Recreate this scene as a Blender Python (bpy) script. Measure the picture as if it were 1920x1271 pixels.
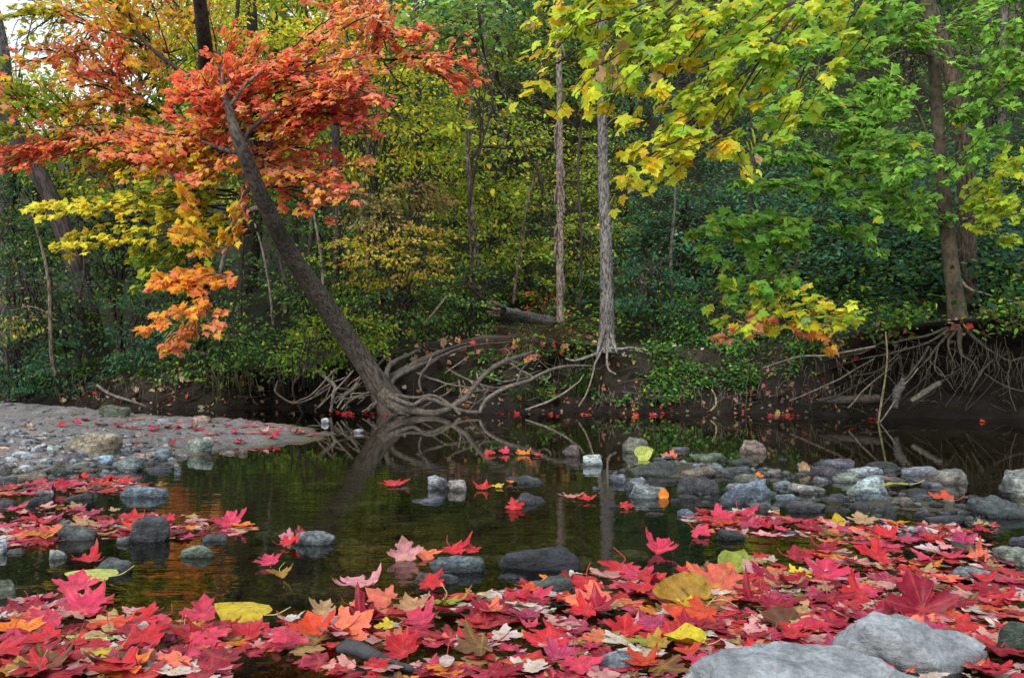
import bpy, bmesh, math
import numpy as np
from mathutils import Vector

for o in list(bpy.data.objects):
    bpy.data.objects.remove(o)
C = bpy.context.scene.collection
rad = math.radians

# ------------------------------------------------------------------ camera, sky, sun, exposure
F, CX, CY, HOR, CAMH = 1700.0, 960.0, 635.5, 700.0, 0.43
TILT = math.atan((HOR - CY) / F)
cd = bpy.data.cameras.new('camera'); cam = bpy.data.objects.new('camera', cd); C.objects.link(cam)
cd.sensor_width = 36.0; cd.lens = 36.0 * F / 1920.0
cd.clip_start = 0.02; cd.clip_end = 500.0
cam.location = (0, 0, CAMH); cam.rotation_euler = (math.pi / 2 + TILT, 0, 0)
bpy.context.scene.camera = cam

SUN_EL, SUN_AZ = 36.0, 200.0        # azimuth clockwise from +Y: behind the camera, a little left
w = bpy.data.worlds.new('World'); bpy.context.scene.world = w; w.use_nodes = True
nt = w.node_tree; bgn = nt.nodes['Background']
sky = nt.nodes.new('ShaderNodeTexSky'); sky.sky_type = 'NISHITA'; sky.sun_disc = False
sky.sun_elevation = rad(SUN_EL); sky.sun_rotation = rad(SUN_AZ)
sky.air_density = 1.0; sky.dust_density = 2.0; sky.ozone_density = 1.0
# thin bright cloud over most of the sky
tcw = nt.nodes.new('ShaderNodeTexCoord'); cl = nt.nodes.new('ShaderNodeTexNoise'); cl.inputs['Scale'].default_value = 2.2; cl.inputs['Detail'].default_value = 5
nt.links.new(tcw.outputs['Generated'], cl.inputs['Vector'])
cr_ = nt.nodes.new('ShaderNodeMapRange'); cr_.inputs[1].default_value = .35; cr_.inputs[2].default_value = .6; cr_.inputs[3].default_value = .45; cr_.inputs[4].default_value = .9
nt.links.new(cl.outputs['Fac'], cr_.inputs[0])
cm = nt.nodes.new('ShaderNodeMix'); cm.data_type = 'RGBA'
nt.links.new(cr_.outputs[0], cm.inputs[0]); nt.links.new(sky.outputs['Color'], cm.inputs[6]); cm.inputs[7].default_value = (5.6, 5.8, 6.2, 1)
nt.links.new(cm.outputs[2], bgn.inputs['Color']); bgn.inputs['Strength'].default_value = 0.15
sd = bpy.data.lights.new('sun', 'SUN'); sun = bpy.data.objects.new('sun', sd); C.objects.link(sun)
sd.energy = 1.7; sd.angle = rad(22); sd.color = (1.0, 0.95, 0.88)
sdir = Vector((math.sin(rad(SUN_AZ)) * math.cos(rad(SUN_EL)), math.cos(rad(SUN_AZ)) * math.cos(rad(SUN_EL)), math.sin(rad(SUN_EL))))
sun.rotation_euler = (-sdir).to_track_quat('-Z', 'Y').to_euler()
vs = bpy.context.scene.view_settings
vs.view_transform = 'Standard'; vs.look = 'None'; vs.gamma = 1.0; vs.exposure = 0.8
cyc = bpy.context.scene.cycles
cyc.max_bounces = 8; cyc.diffuse_bounces = 3; cyc.glossy_bounces = 3; cyc.transmission_bounces = 4; cyc.transparent_max_bounces = 8
cyc.use_denoising = True

# ------------------------------------------------------------------ small maths helpers
RNG = np.random.default_rng(11)

def P(px, py, d):
    """the point at distance d (along the view) that the photograph shows at px, py"""
    u = (px - CX) / F; v = (CY - py) / F
    c, s = math.cos(TILT), math.sin(TILT)
    yy = c - v * s; zz = s + v * c
    return np.array([u / yy * d, d, CAMH + zz / yy * d])

def G(px, py, z=0.0):
    """the point of the level z under px, py"""
    a = P(px, py, 1.0)
    t = (CAMH - z) / max(1e-3, (CAMH - a[2]))
    return np.array([a[0] * t, t, z])

def PX(p):
    """where a point shows in the photograph"""
    x, y, z = p[0], p[1], p[2] - CAMH
    c, s = math.cos(TILT), math.sin(TILT)
    zc = y * c + z * s; vc = -y * s + z * c
    return CX + F * x / zc, CY - F * vc / zc

def unit(v):
    v = np.asarray(v, float)
    return v / np.maximum(1e-9, np.linalg.norm(v, axis=-1, keepdims=True))

class Noise:
    def __init__(self, seed, scale, octaves=4, gain=0.5):
        r = np.random.default_rng(seed); self.k = []
        for o in range(octaves):
            f = 2 * math.pi / scale * 2 ** o
            for j in range(5):
                d = unit(r.normal(size=3))
                self.k.append((d * f * r.uniform(.7, 1.3), r.uniform(0, 6.28), gain ** o / 2.2))
    def __call__(self, p):
        p = np.asarray(p, float); s = 0
        for k, ph, a in self.k:
            s = s + a * np.sin(p @ k + ph)
        return s

def smooth(e0, e1, x):
    t = np.clip((x - e0) / (e1 - e0), 0, 1)
    return t * t * (3 - 2 * t)

def curve(pts, n):
    """Catmull-Rom through the rows of pts (any width)"""
    pts = np.asarray(pts, float)
    if len(pts) == 2:
        t = np.linspace(0, 1, n)[:, None]
        return pts[0] * (1 - t) + pts[1] * t
    q = np.vstack([2 * pts[0] - pts[1], pts, 2 * pts[-1] - pts[-2]])
    m = len(pts) - 1
    ts = np.linspace(0, m, n); out = []
    for t in ts:
        i = min(int(t), m - 1); f = t - i
        a, b, c, d = q[i], q[i + 1], q[i + 2], q[i + 3]
        out.append(0.5 * (2 * b + (c - a) * f + (2 * a - 5 * b + 4 * c - d) * f * f + (3 * b - 3 * c + d - a) * f ** 3))
    return np.array(out)

class Buf:
    """vertices, triangles and a colour per vertex, for one mesh object"""
    def __init__(self):
        self.v, self.t, self.c, self.n = [], [], [], 0
    def add(self, v, t, c):
        v = np.asarray(v, np.float32)
        c = np.broadcast_to(np.asarray(c, np.float32), (len(v), 3))
        self.v.append(v); self.t.append(np.asarray(t, np.int64) + self.n); self.c.append(c); self.n += len(v)

def link(name, me, parent=None):
    o = bpy.data.objects.new(name, me); C.objects.link(o)
    if parent is not None:
        o.parent = parent
    return o

def build(name, b, mat, parent=None, smooth_shade=True, origin=None):
    """ONE mesh object from a buffer; its origin is moved to origin (or its parent's place)"""
    v = np.concatenate(b.v); t = np.concatenate(b.t); c = np.concatenate(b.c)
    off = np.zeros(3)
    if origin is not None:
        off = np.asarray(origin, float)
    v = v - off
    me = bpy.data.meshes.new(name)
    me.vertices.add(len(v)); me.vertices.foreach_set('co', np.ascontiguousarray(v, np.float32).ravel())
    me.loops.add(len(t) * 3); me.loops.foreach_set('vertex_index', t.astype(np.int32).ravel())
    me.polygons.add(len(t)); me.polygons.foreach_set('loop_start', np.arange(0, len(t) * 3, 3, dtype=np.int32))
    me.update(calc_edges=True)
    if smooth_shade:
        me.polygons.foreach_set('use_smooth', np.ones(len(t), bool))
    a = me.attributes.new('Col', 'FLOAT_COLOR', 'POINT')
    a.data.foreach_set('color', np.hstack([c, np.ones((len(c), 1), np.float32)]).astype(np.float32).ravel())
    me.materials.append(mat)
    o = link(name, me, parent)
    up = WORLD.get(parent.name, np.zeros(3)) if parent is not None else np.zeros(3)
    if parent is not None and origin is None:
        for p in (v,):
            me.vertices.foreach_set('co', np.ascontiguousarray(p - up, np.float32).ravel())
        off = up
    o.location = tuple(off - up); WORLD[o.name] = off
    return o

WORLD = {}                       # where each object's origin stands
THINGS = []                      # (object, label, category, group, px, py)
def tag(o, label, cat, group=None, at=None, keep=False):
    THINGS.append([o, label, cat, group, at, keep])
    return o

def empty(name, loc):
    o = bpy.data.objects.new(name, None); C.objects.link(o); o.location = tuple(loc); o.empty_display_size = 0.1; WORLD[o.name] = np.array(loc, float)
    return o

def setting(o, kind='structure'):
    o['kind'] = kind
    return o

# ------------------------------------------------------------------ shapes
def tube(b, pts, r, seg=8, col=(.1, .08, .06), lump=0.0, seed=0, cap=True):
    pts = np.asarray(pts, float); n = len(pts)
    r = np.broadcast_to(np.asarray(r, float), (n,))
    tan = unit(np.gradient(pts, axis=0))
    up = np.array([0.0, -1.0, 0.2]); u = unit(up - tan[0] * (up @ tan[0]))
    ring = []; a = np.linspace(0, 2 * math.pi, seg, endpoint=False)
    rn = np.random.default_rng(seed)
    ph = rn.uniform(0, 6.28, 4)
    for i in range(n):
        u = unit(u - tan[i] * (u @ tan[i])); w_ = np.cross(tan[i], u)
        rr = r[i] * (1 + lump * (np.sin(2 * a + ph[0] + i * .35) * .5 + np.sin(3 * a + ph[1] - i * .22) * .4 + rn.normal(0, .25, seg)))
        ring.append(pts[i] + np.outer(np.cos(a) * rr, u) + np.outer(np.sin(a) * rr, w_))
    v = np.vstack(ring); t = []
    for i in range(n - 1):
        j = np.arange(seg); k = (j + 1) % seg
        A, B, D, E = i * seg + j, i * seg + k, (i + 1) * seg + j, (i + 1) * seg + k
        t.append(np.stack([A, B, E], 1)); t.append(np.stack([A, E, D], 1))
    if cap:
        v = np.vstack([v, pts[-1:] + tan[-1] * r[-1] * .5, pts[:1]]); m = n * seg
        j = np.arange(seg); k = (j + 1) % seg
        t.append(np.stack([(n - 1) * seg + j, (n - 1) * seg + k, np.full(seg, m)], 1))
        t.append(np.stack([k, j, np.full(seg, m + 1)], 1))
    b.add(v, np.vstack(t), col)

def ptube(b, path, w0, w1=None, n=None, seg=7, col=(.1, .08, .06), lump=.06, seed=0, wob=0.0):
    """tube along a path of (px, py, distance[, width px]); widths in pixels of the photograph"""
    q = np.array([np.append(P(p[0], p[1], p[2]), (p[3] if len(p) > 3 else np.nan)) for p in path])
    d = np.array([p[2] for p in path], float)
    if len(path[0]) > 3:
        wr = q[:, 3] * d / F / 2
    else:
        wr = np.linspace(w0, w1 if w1 else w0, len(path)) * d / F / 2
    n = n or max(8, len(path) * 6)
    c = curve(np.hstack([q[:, :3], wr[:, None]]), n)
    if wob:
        rn = np.random.default_rng(seed + 5)
        L = np.linalg.norm(c[-1, :3] - c[0, :3])
        k = np.linspace(0, 1, n)
        for f in (2.3, 4.7, 8.1):
            c[:, :3] += np.outer(np.sin(k * f * 3.1 + rn.uniform(0, 6)), rn.normal(0, wob * L / f / 2, 3)) * np.minimum(1, k * 5)[:, None]
    tube(b, c[:, :3], np.maximum(c[:, 3], 0.0012), seg, col, lump, seed)
    return c[:, :3]

def mirror(half):
    h = np.array(half, float)
    return np.vstack([h, (h * [-1, 1])[-2:0:-1]])

MAPLE_LO = mirror([(0, 0), (.16, -.10), (.44, -.02), (.36, .10), (.56, .20), (.70, .37), (.48, .45), (.29, .42), (.36, .63), (.18, .72), (0, 1)])
MAPLE_HI = mirror([(0, .0), (.10, -.09), (.24, -.10), (.46, -.04), (.42, .06), (.44, .12), (.56, .17), (.74, .26), (.80, .37), (.66, .41), (.60, .52), (.47, .46),
                   (.33, .42), (.30, .50), (.40, .62), (.37, .71), (.24, .70), (.14, .84), (0, 1)])
HEART = mirror([(0, 0), (.14, -.07), (.30, -.05), (.42, .08), (.48, .26), (.45, .44), (.36, .62), (.22, .80), (.08, .94), (0, 1)])
LANCE = mirror([(0, 0), (.08, .06), (.17, .22), (.21, .40), (.19, .60), (.12, .80), (.04, .95), (0, 1)])
OVAL = mirror([(0, 0), (.2, .18), (.27, .42), (.2, .72), (0, 1)])

def fan(outline, centre=(0, .22)):
    v = np.vstack([[centre[0], centre[1], 0], np.column_stack([outline, np.zeros(len(outline))])])
    m = len(outline); j = np.arange(m)
    t = np.stack([np.zeros(m, int), 1 + j, 1 + (j + 1) % m], 1)
    r2 = (v[:, 0] ** 2 * 1.3 + (v[:, 1] - .25) ** 2)
    v[:, 2] = -0.30 * r2 + .12 * np.abs(v[:, 0])
    return v, t
T_MAPLE = fan(MAPLE_LO)
T_OVAL = fan(OVAL, (0, .45))
_ov = np.array([(0, 0, 0), (-.25, .38, -.05), (.25, .38, -.05), (0, 1, -.18), (0, .45, .02)]); T_TINY = (_ov, np.array([(0, 4, 1), (0, 2, 4), (1, 4, 3), (4, 2, 3)]))
T_HEART = fan(HEART, (0, .4))

def leaves(b, tmpl, pos, tip, nrm, size, col, rng, curl=1.0, vary=.10):
    """N leaves into a buffer: base at pos, pointing along tip, upper side along nrm"""
    v, t = tmpl; n = len(pos)
    tip = unit(tip); nrm = np.asarray(nrm, float)
    nrm = unit(nrm - tip * (nrm * tip).sum(1, keepdims=True)); side = np.cross(tip, nrm)
    size = np.broadcast_to(size, (n,))
    cz = rng.normal(curl, .6, n)
    wd = rng.uniform(.8, 1.12, n)
    V = (pos[:, None, :] + size[:, None, None] * ((v[None, :, 0:1] * wd[:, None, None]) * side[:, None, :] + v[None, :, 1:2] * tip[:, None, :]
         + (v[None, :, 2:3] * cz[:, None, None]) * nrm[:, None, :]))
    T = (t[None] + (np.arange(n) * len(v))[:, None, None]).reshape(-1, 3)
    cc = np.repeat(col[:, None, :], len(v), 1) * (1 + rng.normal(0, vary, (n, len(v), 1)))
    b.add(V.reshape(-1, 3), T, np.clip(cc.reshape(-1, 3), 0.004, .95))

def pick(pal, n, rng, jit=.18):
    cols = np.array([p[0] for p in pal]); wts = np.array([p[1] for p in pal], float); wts /= wts.sum()
    c = cols[rng.choice(len(cols), n, p=wts)]
    return np.clip(c * rng.lognormal(0, jit, (n, 1)) * rng.lognormal(0, jit * .35, (n, 3)), .004, .9)

# ------------------------------------------------------------------ materials
def new_mat(name):
    m = bpy.data.materials.new(name); m.use_nodes = True
    m.node_tree.nodes.clear()
    return m, m.node_tree
def nd(nt, kind, **kw):
    n = nt.nodes.new(kind)
    for k, v in kw.items():
        if k in n.inputs:
            n.inputs[k].default_value = v
        else:
            setattr(n, k, v)
    return n
def attr_col(nt):
    a = nt.nodes.new('ShaderNodeAttribute'); a.attribute_name = 'Col'
    return a.outputs['Color']
def mixc(nt, typ, fac, a, b):
    m = nt.nodes.new('ShaderNodeMix'); m.data_type = 'RGBA'; m.blend_type = typ
    for s, val in ((0, fac), (6, a), (7, b)):
        if isinstance(val, bpy.types.NodeSocket):
            nt.links.new(val, m.inputs[s])
        else:
            m.inputs[s].default_value = val if s == 0 else (*val, 1)
    return m.outputs[2]
def ramp(nt, src, stops):
    r = nt.nodes.new('ShaderNodeValToRGB'); e = r.color_ramp.elements
    while len(e) < len(stops):
        e.new(.5)
    for k, (p, c) in enumerate(stops):
        e[k].position = p; e[k].color = (c, c, c, 1) if not isinstance(c, tuple) else (*c, 1)
    nt.links.new(src, r.inputs[0])
    return r.outputs[0]
def noise(nt, scale, detail=4, rough=.55, stretch=None, coord='Object', lean=0.0):
    tc = nt.nodes.new('ShaderNodeTexCoord'); n = nt.nodes.new('ShaderNodeTexNoise')
    n.inputs['Scale'].default_value = scale; n.inputs['Detail'].default_value = detail; n.inputs['Roughness'].default_value = rough
    src = tc.outputs['Object']
    if coord == 'World':
        g = nt.nodes.new('ShaderNodeNewGeometry'); src = g.outputs['Position']
    if lean:
        rt = nt.nodes.new('ShaderNodeMapping'); rt.inputs['Rotation'].default_value = (0, rad(lean), 0)
        nt.links.new(src, rt.inputs[0]); src = rt.outputs[0]
    if stretch:
        mp = nt.nodes.new('ShaderNodeMapping'); mp.inputs['Scale'].default_value = stretch
        nt.links.new(src, mp.inputs[0]); src = mp.outputs[0]
    nt.links.new(src, n.inputs['Vector'])
    return n.outputs['Fac']

def leaf_material(name, trans=.4, rough=.45, spec=.35, blotch=.5, boost=1.0, spots=0.0):
    m, t = new_mat(name)
    col = attr_col(t)
    nz = ramp(t, noise(t, 55, 4, .6), [(.3, 1 - blotch), (.62, 1.0)])
    col = mixc(t, 'MULTIPLY', 1.0, col, nz)
    if spots:
        sp = ramp(t, noise(t, 130, 3, .6), [(.60, 0.0), (.68, spots)])
        col = mixc(t, 'MIX', sp, col, (.10, .045, .02))
    pb = nd(t, 'ShaderNodeBsdfPrincipled', Roughness=rough); pb.inputs['Specular IOR Level'].default_value = spec
    t.links.new(col, pb.inputs['Base Color'])
    tr = t.nodes.new('ShaderNodeBsdfTranslucent')
    t.links.new(mixc(t, 'MULTIPLY', 1.0, col, (1.25 * boost, 1.15 * boost, .7 * boost)), tr.inputs['Color'])
    mx = t.nodes.new('ShaderNodeMixShader'); mx.inputs[0].default_value = trans
    t.links.new(pb.outputs[0], mx.inputs[1]); t.links.new(tr.outputs[0], mx.inputs[2])
    out = t.nodes.new('ShaderNodeOutputMaterial'); t.links.new(mx.outputs[0], out.inputs[0])
    return m

def bark_material(name, scale=18, bump=.6, stretch=(1, 1, .25), dark=.35, lean=0.0):
    m, t = new_mat(name)
    col = attr_col(t)
    n1 = noise(t, scale, 6, .68, stretch, lean=lean); n2 = noise(t, 4, 4, .6)
    col = mixc(t, 'MULTIPLY', 1.0, col, ramp(t, n1, [(.40, dark), (.58, 1.2)]))
    col = mixc(t, 'MULTIPLY', .8, col, ramp(t, n2, [(.3, .55), (.7, 1.2)]))
    pb = nd(t, 'ShaderNodeBsdfPrincipled', Roughness=.85); pb.inputs['Specular IOR Level'].default_value = .2
    t.links.new(col, pb.inputs['Base Color'])
    bp = nd(t, 'ShaderNodeBump', Strength=bump, Distance=.02); t.links.new(n1, bp.inputs['Height']); t.links.new(bp.outputs[0], pb.inputs['Normal'])
    out = t.nodes.new('ShaderNodeOutputMaterial'); t.links.new(pb.outputs[0], out.inputs[0])
    return m

def stone_material(name='weathered_stone', k=1.0):
    m, t = new_mat(name)
    col = attr_col(t)
    n1 = noise(t, 14, 7, .68, coord='World'); n2 = noise(t, 90, 4, .7, (1, 1, 1.8), coord='World'); n3 = noise(t, 30, 5, .6, (1, .35, 2.2), coord='World')
    col = mixc(t, 'MULTIPLY', k, col, ramp(t, n1, [(.36, .40), (.60, 1.35)]))
    col = mixc(t, 'MULTIPLY', .9 * k, col, ramp(t, n2, [(.38, .40), (.58, 1.35)]))
    col = mixc(t, 'MULTIPLY', .9 * k, col, ramp(t, n3, [(.40, .45), (.54, 1.2)]))
    g = t.nodes.new('ShaderNodeNewGeometry'); sx = t.nodes.new('ShaderNodeSeparateXYZ'); t.links.new(g.outputs['Position'], sx.inputs[0])
    ad = nd(t, 'ShaderNodeMath', operation='MULTIPLY_ADD'); ad.inputs[1].default_value = .03
    t.links.new(n1, ad.inputs[0]); t.links.new(sx.outputs['Z'], ad.inputs[2])
    wet = nd(t, 'ShaderNodeMapRange'); wet.inputs[1].default_value = .022; wet.inputs[2].default_value = .034; wet.inputs[3].default_value = 1; wet.inputs[4].default_value = 0
    t.links.new(ad.outputs[0], wet.inputs[0])
    col = mixc(t, 'MULTIPLY', wet.outputs[0], col, (.42, .42, .42))
    pb = nd(t, 'ShaderNodeBsdfPrincipled'); t.links.new(col, pb.inputs['Base Color'])
    rg = nd(t, 'ShaderNodeMapRange'); rg.inputs[3].default_value = .72; rg.inputs[4].default_value = .22
    t.links.new(wet.outputs[0], rg.inputs[0]); t.links.new(rg.outputs[0], pb.inputs['Roughness'])
    ad2 = nd(t, 'ShaderNodeMath', operation='MULTIPLY_ADD'); ad2.inputs[1].default_value = .5
    t.links.new(n2, ad2.inputs[0]); t.links.new(n1, ad2.inputs[2])
    bp = nd(t, 'ShaderNodeBump', Strength=k, Distance=.02); t.links.new(ad2.outputs[0], bp.inputs['Height']); t.links.new(bp.outputs[0], pb.inputs['Normal'])
    out = t.nodes.new('ShaderNodeOutputMaterial'); t.links.new(pb.outputs[0], out.inputs[0])
    return m

def earth_material():
    m, t = new_mat('earth')
    col = attr_col(t)
    n1 = noise(t, 5, 8, .68, coord='World'); n2 = noise(t, 60, 5, .7, coord='World')
    col = mixc(t, 'MULTIPLY', 1.0, col, ramp(t, n1, [(.3, .5), (.68, 1.35)]))
    col = mixc(t, 'MULTIPLY', 1.0, col, ramp(t, n2, [(.34, .55), (.66, 1.3)]))
    pb = nd(t, 'ShaderNodeBsdfPrincipled', Roughness=.9); pb.inputs['Specular IOR Level'].default_value = .2
    t.links.new(col, pb.inputs['Base Color'])
    ad = nd(t, 'ShaderNodeMath', operation='MULTIPLY_ADD'); ad.inputs[1].default_value = .35
    t.links.new(n2, ad.inputs[0]); t.links.new(n1, ad.inputs[2])
    bp = nd(t, 'ShaderNodeBump', Strength=.8, Distance=.05); t.links.new(ad.outputs[0], bp.inputs['Height']); t.links.new(bp.outputs[0], pb.inputs['Normal'])
    out = t.nodes.new('ShaderNodeOutputMaterial'); t.links.new(pb.outputs[0], out.inputs[0])
    return m

def water_material():
    m, t = new_mat('stream_water')
    g = t.nodes.new('ShaderNodeNewGeometry')
    def wave(scale, stretch, detail):
        mp = t.nodes.new('ShaderNodeMapping'); mp.inputs['Scale'].default_value = stretch
        t.links.new(g.outputs['Position'], mp.inputs[0])
        n = nd(t, 'ShaderNodeTexNoise', Scale=scale, Detail=detail, Roughness=.5); t.links.new(mp.outputs[0], n.inputs['Vector'])
        return n.outputs['Fac']
    a = wave(5.0, (.55, 1.6, 1), 2); b = wave(16.0, (.5, 1.5, 1), 2)
    ad = nd(t, 'ShaderNodeMath', operation='MULTIPLY_ADD'); ad.inputs[1].default_value = .3
    t.links.new(b, ad.inputs[0]); t.links.new(a, ad.inputs[2])
    sx = t.nodes.new('ShaderNodeSeparateXYZ'); t.links.new(g.outputs['Position'], sx.inputs[0])
    st = nd(t, 'ShaderNodeMapRange')      # riffled near the stones, calm in the pool under the bank
    st.inputs[1].default_value = 2.0; st.inputs[2].default_value = 4.6; st.inputs[3].default_value = .10; st.inputs[4].default_value = .006
    t.links.new(sx.outputs['Y'], st.inputs[0])
    bp = nd(t, 'ShaderNodeBump', Distance=.03); t.links.new(st.outputs[0], bp.inputs['Strength']); t.links.new(ad.outputs[0], bp.inputs['Height'])
    gl = nd(t, 'ShaderNodeBsdfGlossy', Roughness=.02); gl.inputs['Color'].default_value = (.95, .95, .95, 1); t.links.new(bp.outputs[0], gl.inputs['Normal'])
    tr = t.nodes.new('ShaderNodeBsdfTransparent'); tr.inputs['Color'].default_value = (.62, .58, .41, 1)
    fr = nd(t, 'ShaderNodeFresnel', IOR=1.33); t.links.new(bp.outputs[0], fr.inputs['Normal'])
    mx = t.nodes.new('ShaderNodeMixShader')
    t.links.new(fr.outputs[0], mx.inputs[0]); t.links.new(tr.outputs[0], mx.inputs[1]); t.links.new(gl.outputs[0], mx.inputs[2])
    out = t.nodes.new('ShaderNodeOutputMaterial'); t.links.new(mx.outputs[0], out.inputs[0])
    return m

M_LEAF = leaf_material('tree_leaf', .50, .55, .10, .30)
M_FAR = leaf_material('woodland_leaf', .45, .55, .12, .3)
M_FALLEN = leaf_material('fallen_leaf', .08, .40, .15, .5, spots=.8)
M_BARK = bark_material('rough_bark', 34, 1.0, (1, 1, .3), .22)
M_LEANING = bark_material('leaning_bark', 42, 1.0, (1, 1, .24), .3, 33)
M_LEFTLEAN = bark_material('left_leaning_bark', 30, 1.0, (1, 1, .14), .25, 17)
M_SMOOTH = bark_material('smooth_bark', 18, .5, (1, 1, .7), .5)
M_PALE = bark_material('pale_bark', 46, 1.0, (1, 1, .34), .2)
M_ROOT = bark_material('root_bark', 30, .5, (1, 1, 1), .5)
M_STONE = stone_material()
M_BOULDER = stone_material('smooth_boulder', .5)
M_EARTH = earth_material()
M_WATER = water_material()

# ------------------------------------------------------------------ palettes (base colours)
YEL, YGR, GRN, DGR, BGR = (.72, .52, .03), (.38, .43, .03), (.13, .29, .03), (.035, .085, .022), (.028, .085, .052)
ORG, RED, SAL, CRI = (.86, .35, .06), (.82, .145, .085), (.88, .29, .155), (.66, .08, .08)
PAL = {
 'red':      [(RED, 4), (SAL, 5), (ORG, 2), (CRI, 1.2)],
 'redorange': [((.92, .40, .24), 4), ((.92, .44, .10), 4), ((.85, .22, .14), 3), (YEL, 1)],
 'darkred':  [((.60, .11, .10), 4), ((.72, .15, .12), 4), (SAL, 2)],
 'orange':   [(ORG, 6), ((.70, .32, .03), 4), (SAL, 3), (YEL, 1)],
 'orangeyellow': [((.92, .44, .08), 4), ((.82, .60, .05), 5), (SAL, 2), (YGR, 2)],
 'yellow':   [((.66, .55, .04), 4), (YGR, 5), ((.36, .38, .04), 4), ((.16, .24, .03), 1.5)],
 'yellowgreen': [((.34, .42, .04), 6), (YEL, 1), ((.20, .31, .035), 5)],
 'lime':     [((.54, .66, .06), 6), ((.42, .52, .05), 4), (YEL, .8), ((.32, .52, .06), 5), ((.30, .48, .22), .7)],
 'limeyellow': [(YEL, 2.4), ((.68, .74, .06), 6), ((.80, .50, .05), .9), ((.55, .40, .18), .5), ((.50, .64, .06), 2)],
 'green':    [((.22, .46, .07), 5), ((.32, .58, .09), 4), ((.13, .29, .05), 5), (YGR, .7)],
 'olive':    [((.28, .34, .04), 5), ((.42, .42, .04), 2.4), ((.12, .20, .04), 5)],
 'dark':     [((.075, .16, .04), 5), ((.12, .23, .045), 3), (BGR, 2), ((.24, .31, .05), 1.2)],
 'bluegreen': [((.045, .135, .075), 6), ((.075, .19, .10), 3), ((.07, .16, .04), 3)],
 'muted':    [((.30, .27, .10), 4), ((.40, .25, .12), 3), ((.20, .22, .06), 4), ((.45, .22, .10), 1.5)],
 'shrubyellow': [((.42, .38, .06), 4), ((.55, .36, .07), 3), ((.60, .30, .10), 2), (YGR, 3)],
 'groundgreen': [((.075, .20, .035), 5), ((.13, .30, .045), 4), ((.045, .115, .045), 4), (YGR, .4)],
}

# ------------------------------------------------------------------ the ground: stream bed, sand bar, bank and hillside as one sheet
_bl = np.array([(-900, 12.2), (-300, 11.6), (0, 11.3), (200, 11.0), (400, 10.4), (560, 10.2), (700, 9.95), (900, 9.85), (1100, 9.75), (1250, 9.7), (1400, 9.6), (1500, 9.3),
                (1600, 8.8), (1700, 8.35), (1800, 8.15), (1920, 8.0), (2300, 7.8), (3000, 7.5)], float)
_bx = (_bl[:, 0] - CX) / F * _bl[:, 1]
def by_px(table):
    t = np.array(table, float)
    xs = (t[:, 0] - CX) / F * np.interp(t[:, 0], _bl[:, 0], _bl[:, 1])
    return lambda x: np.interp(x, xs, t[:, 1])
bank_y0 = lambda x: np.interp(x, _bx, _bl[:, 1])
_bn = Noise(3, 2.2, 3)
def bank_y(x):
    x = np.asarray(x, float)
    return bank_y0(x) + .14 * _bn(np.stack([x, 0 * x, 0 * x], -1))
lip_z = by_px([(-600, .5), (0, .42), (250, .40), (400, .46), (560, .52), (700, .62), (800, .80), (950, .86), (1130, .74), (1300, .70), (1500, .74), (1650, .84), (1800, .92), (1950, .95), (2600, 1.0)])
lip_run = by_px([(-600, 1.2), (0, 1.0), (250, .8), (400, .4), (560, .2), (700, .5), (850, 1.0), (980, .95), (1060, .45), (1130, .5), (1300, 1.1), (1550, 1.0), (1660, .35), (1800, .25), (2000, .2), (2600, .4)])
undercut = by_px([(-600, 0), (200, .05), (380, .6), (520, 1.1), (660, .9), (760, .2), (1000, .2), (1050, .8), (1110, .7), (1150, .15), (1300, 0), (1600, .1), (1670, 1.2), (1800, 1.5), (2000, 1.4), (2600, .4)])
hill_k = by_px([(-900, .20), (0, .24), (400, .34), (900, .42), (1400, .48), (2000, .5), (3000, .5)])
_hn = Noise(8, 6.0, 4); _hs = Noise(9, .7, 3)
def top_z(x, y):
    """the ground behind the lip of the bank"""
    x = np.asarray(x, float); y = np.asarray(y, float)
    ly = bank_y(x) + lip_run(x)
    d = np.maximum(0, y - ly)
    p = np.stack([x, y, 0 * x], -1)
    rise = hill_k(x * 10 / np.maximum(10, y)) * np.maximum(0, d - 1.6 * smooth(0, 1.6, d)) * smooth(0, 3, d) + .05 * d
    return lip_z(x) + rise + _hn(p) * .25 * smooth(.5, 5, d) + .03 * _hs(p) * smooth(0, .4, d)

BAR = np.array([G(px, py)[:2] for px, py in [(-700, 764), (0, 763), (160, 769), (300, 783), (450, 793), (560, 799), (612, 812), (590, 824), (500, 836), (410, 846), (340, 858), (270, 868), (200, 880), (110, 890), (-700, 900)]])
def inside_dist(poly, x, y):
    """distance from the edge of a polygon, positive inside"""
    x = np.asarray(x, float); y = np.asarray(y, float); n = len(poly)
    d = np.full(x.shape, 1e9); ins = np.zeros(x.shape, bool)
    for i in range(n):
        a, b = poly[i], poly[(i + 1) % n]; e = b - a
        t = np.clip(((x - a[0]) * e[0] + (y - a[1]) * e[1]) / (e @ e), 0, 1)
        d = np.minimum(d, np.hypot(x - a[0] - t * e[0], y - a[1] - t * e[1]))
        c = ((a[1] > y) != (b[1] > y)) & (x < (b[0] - a[0]) * (y - a[1]) / (b[1] - a[1] + 1e-12) + a[0])
        ins ^= c
    return np.where(ins, d, -d)
_bedn = Noise(4, 1.1, 4); _fine = Noise(5, .22, 3)
RIFFLE = np.array([G(px, py)[:2] for px, py in [(1120, 850), (1400, 838), (1600, 850), (1820, 880), (2100, 880), (2100, 985), (1500, 985), (1250, 950), (1130, 925)]])
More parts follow.
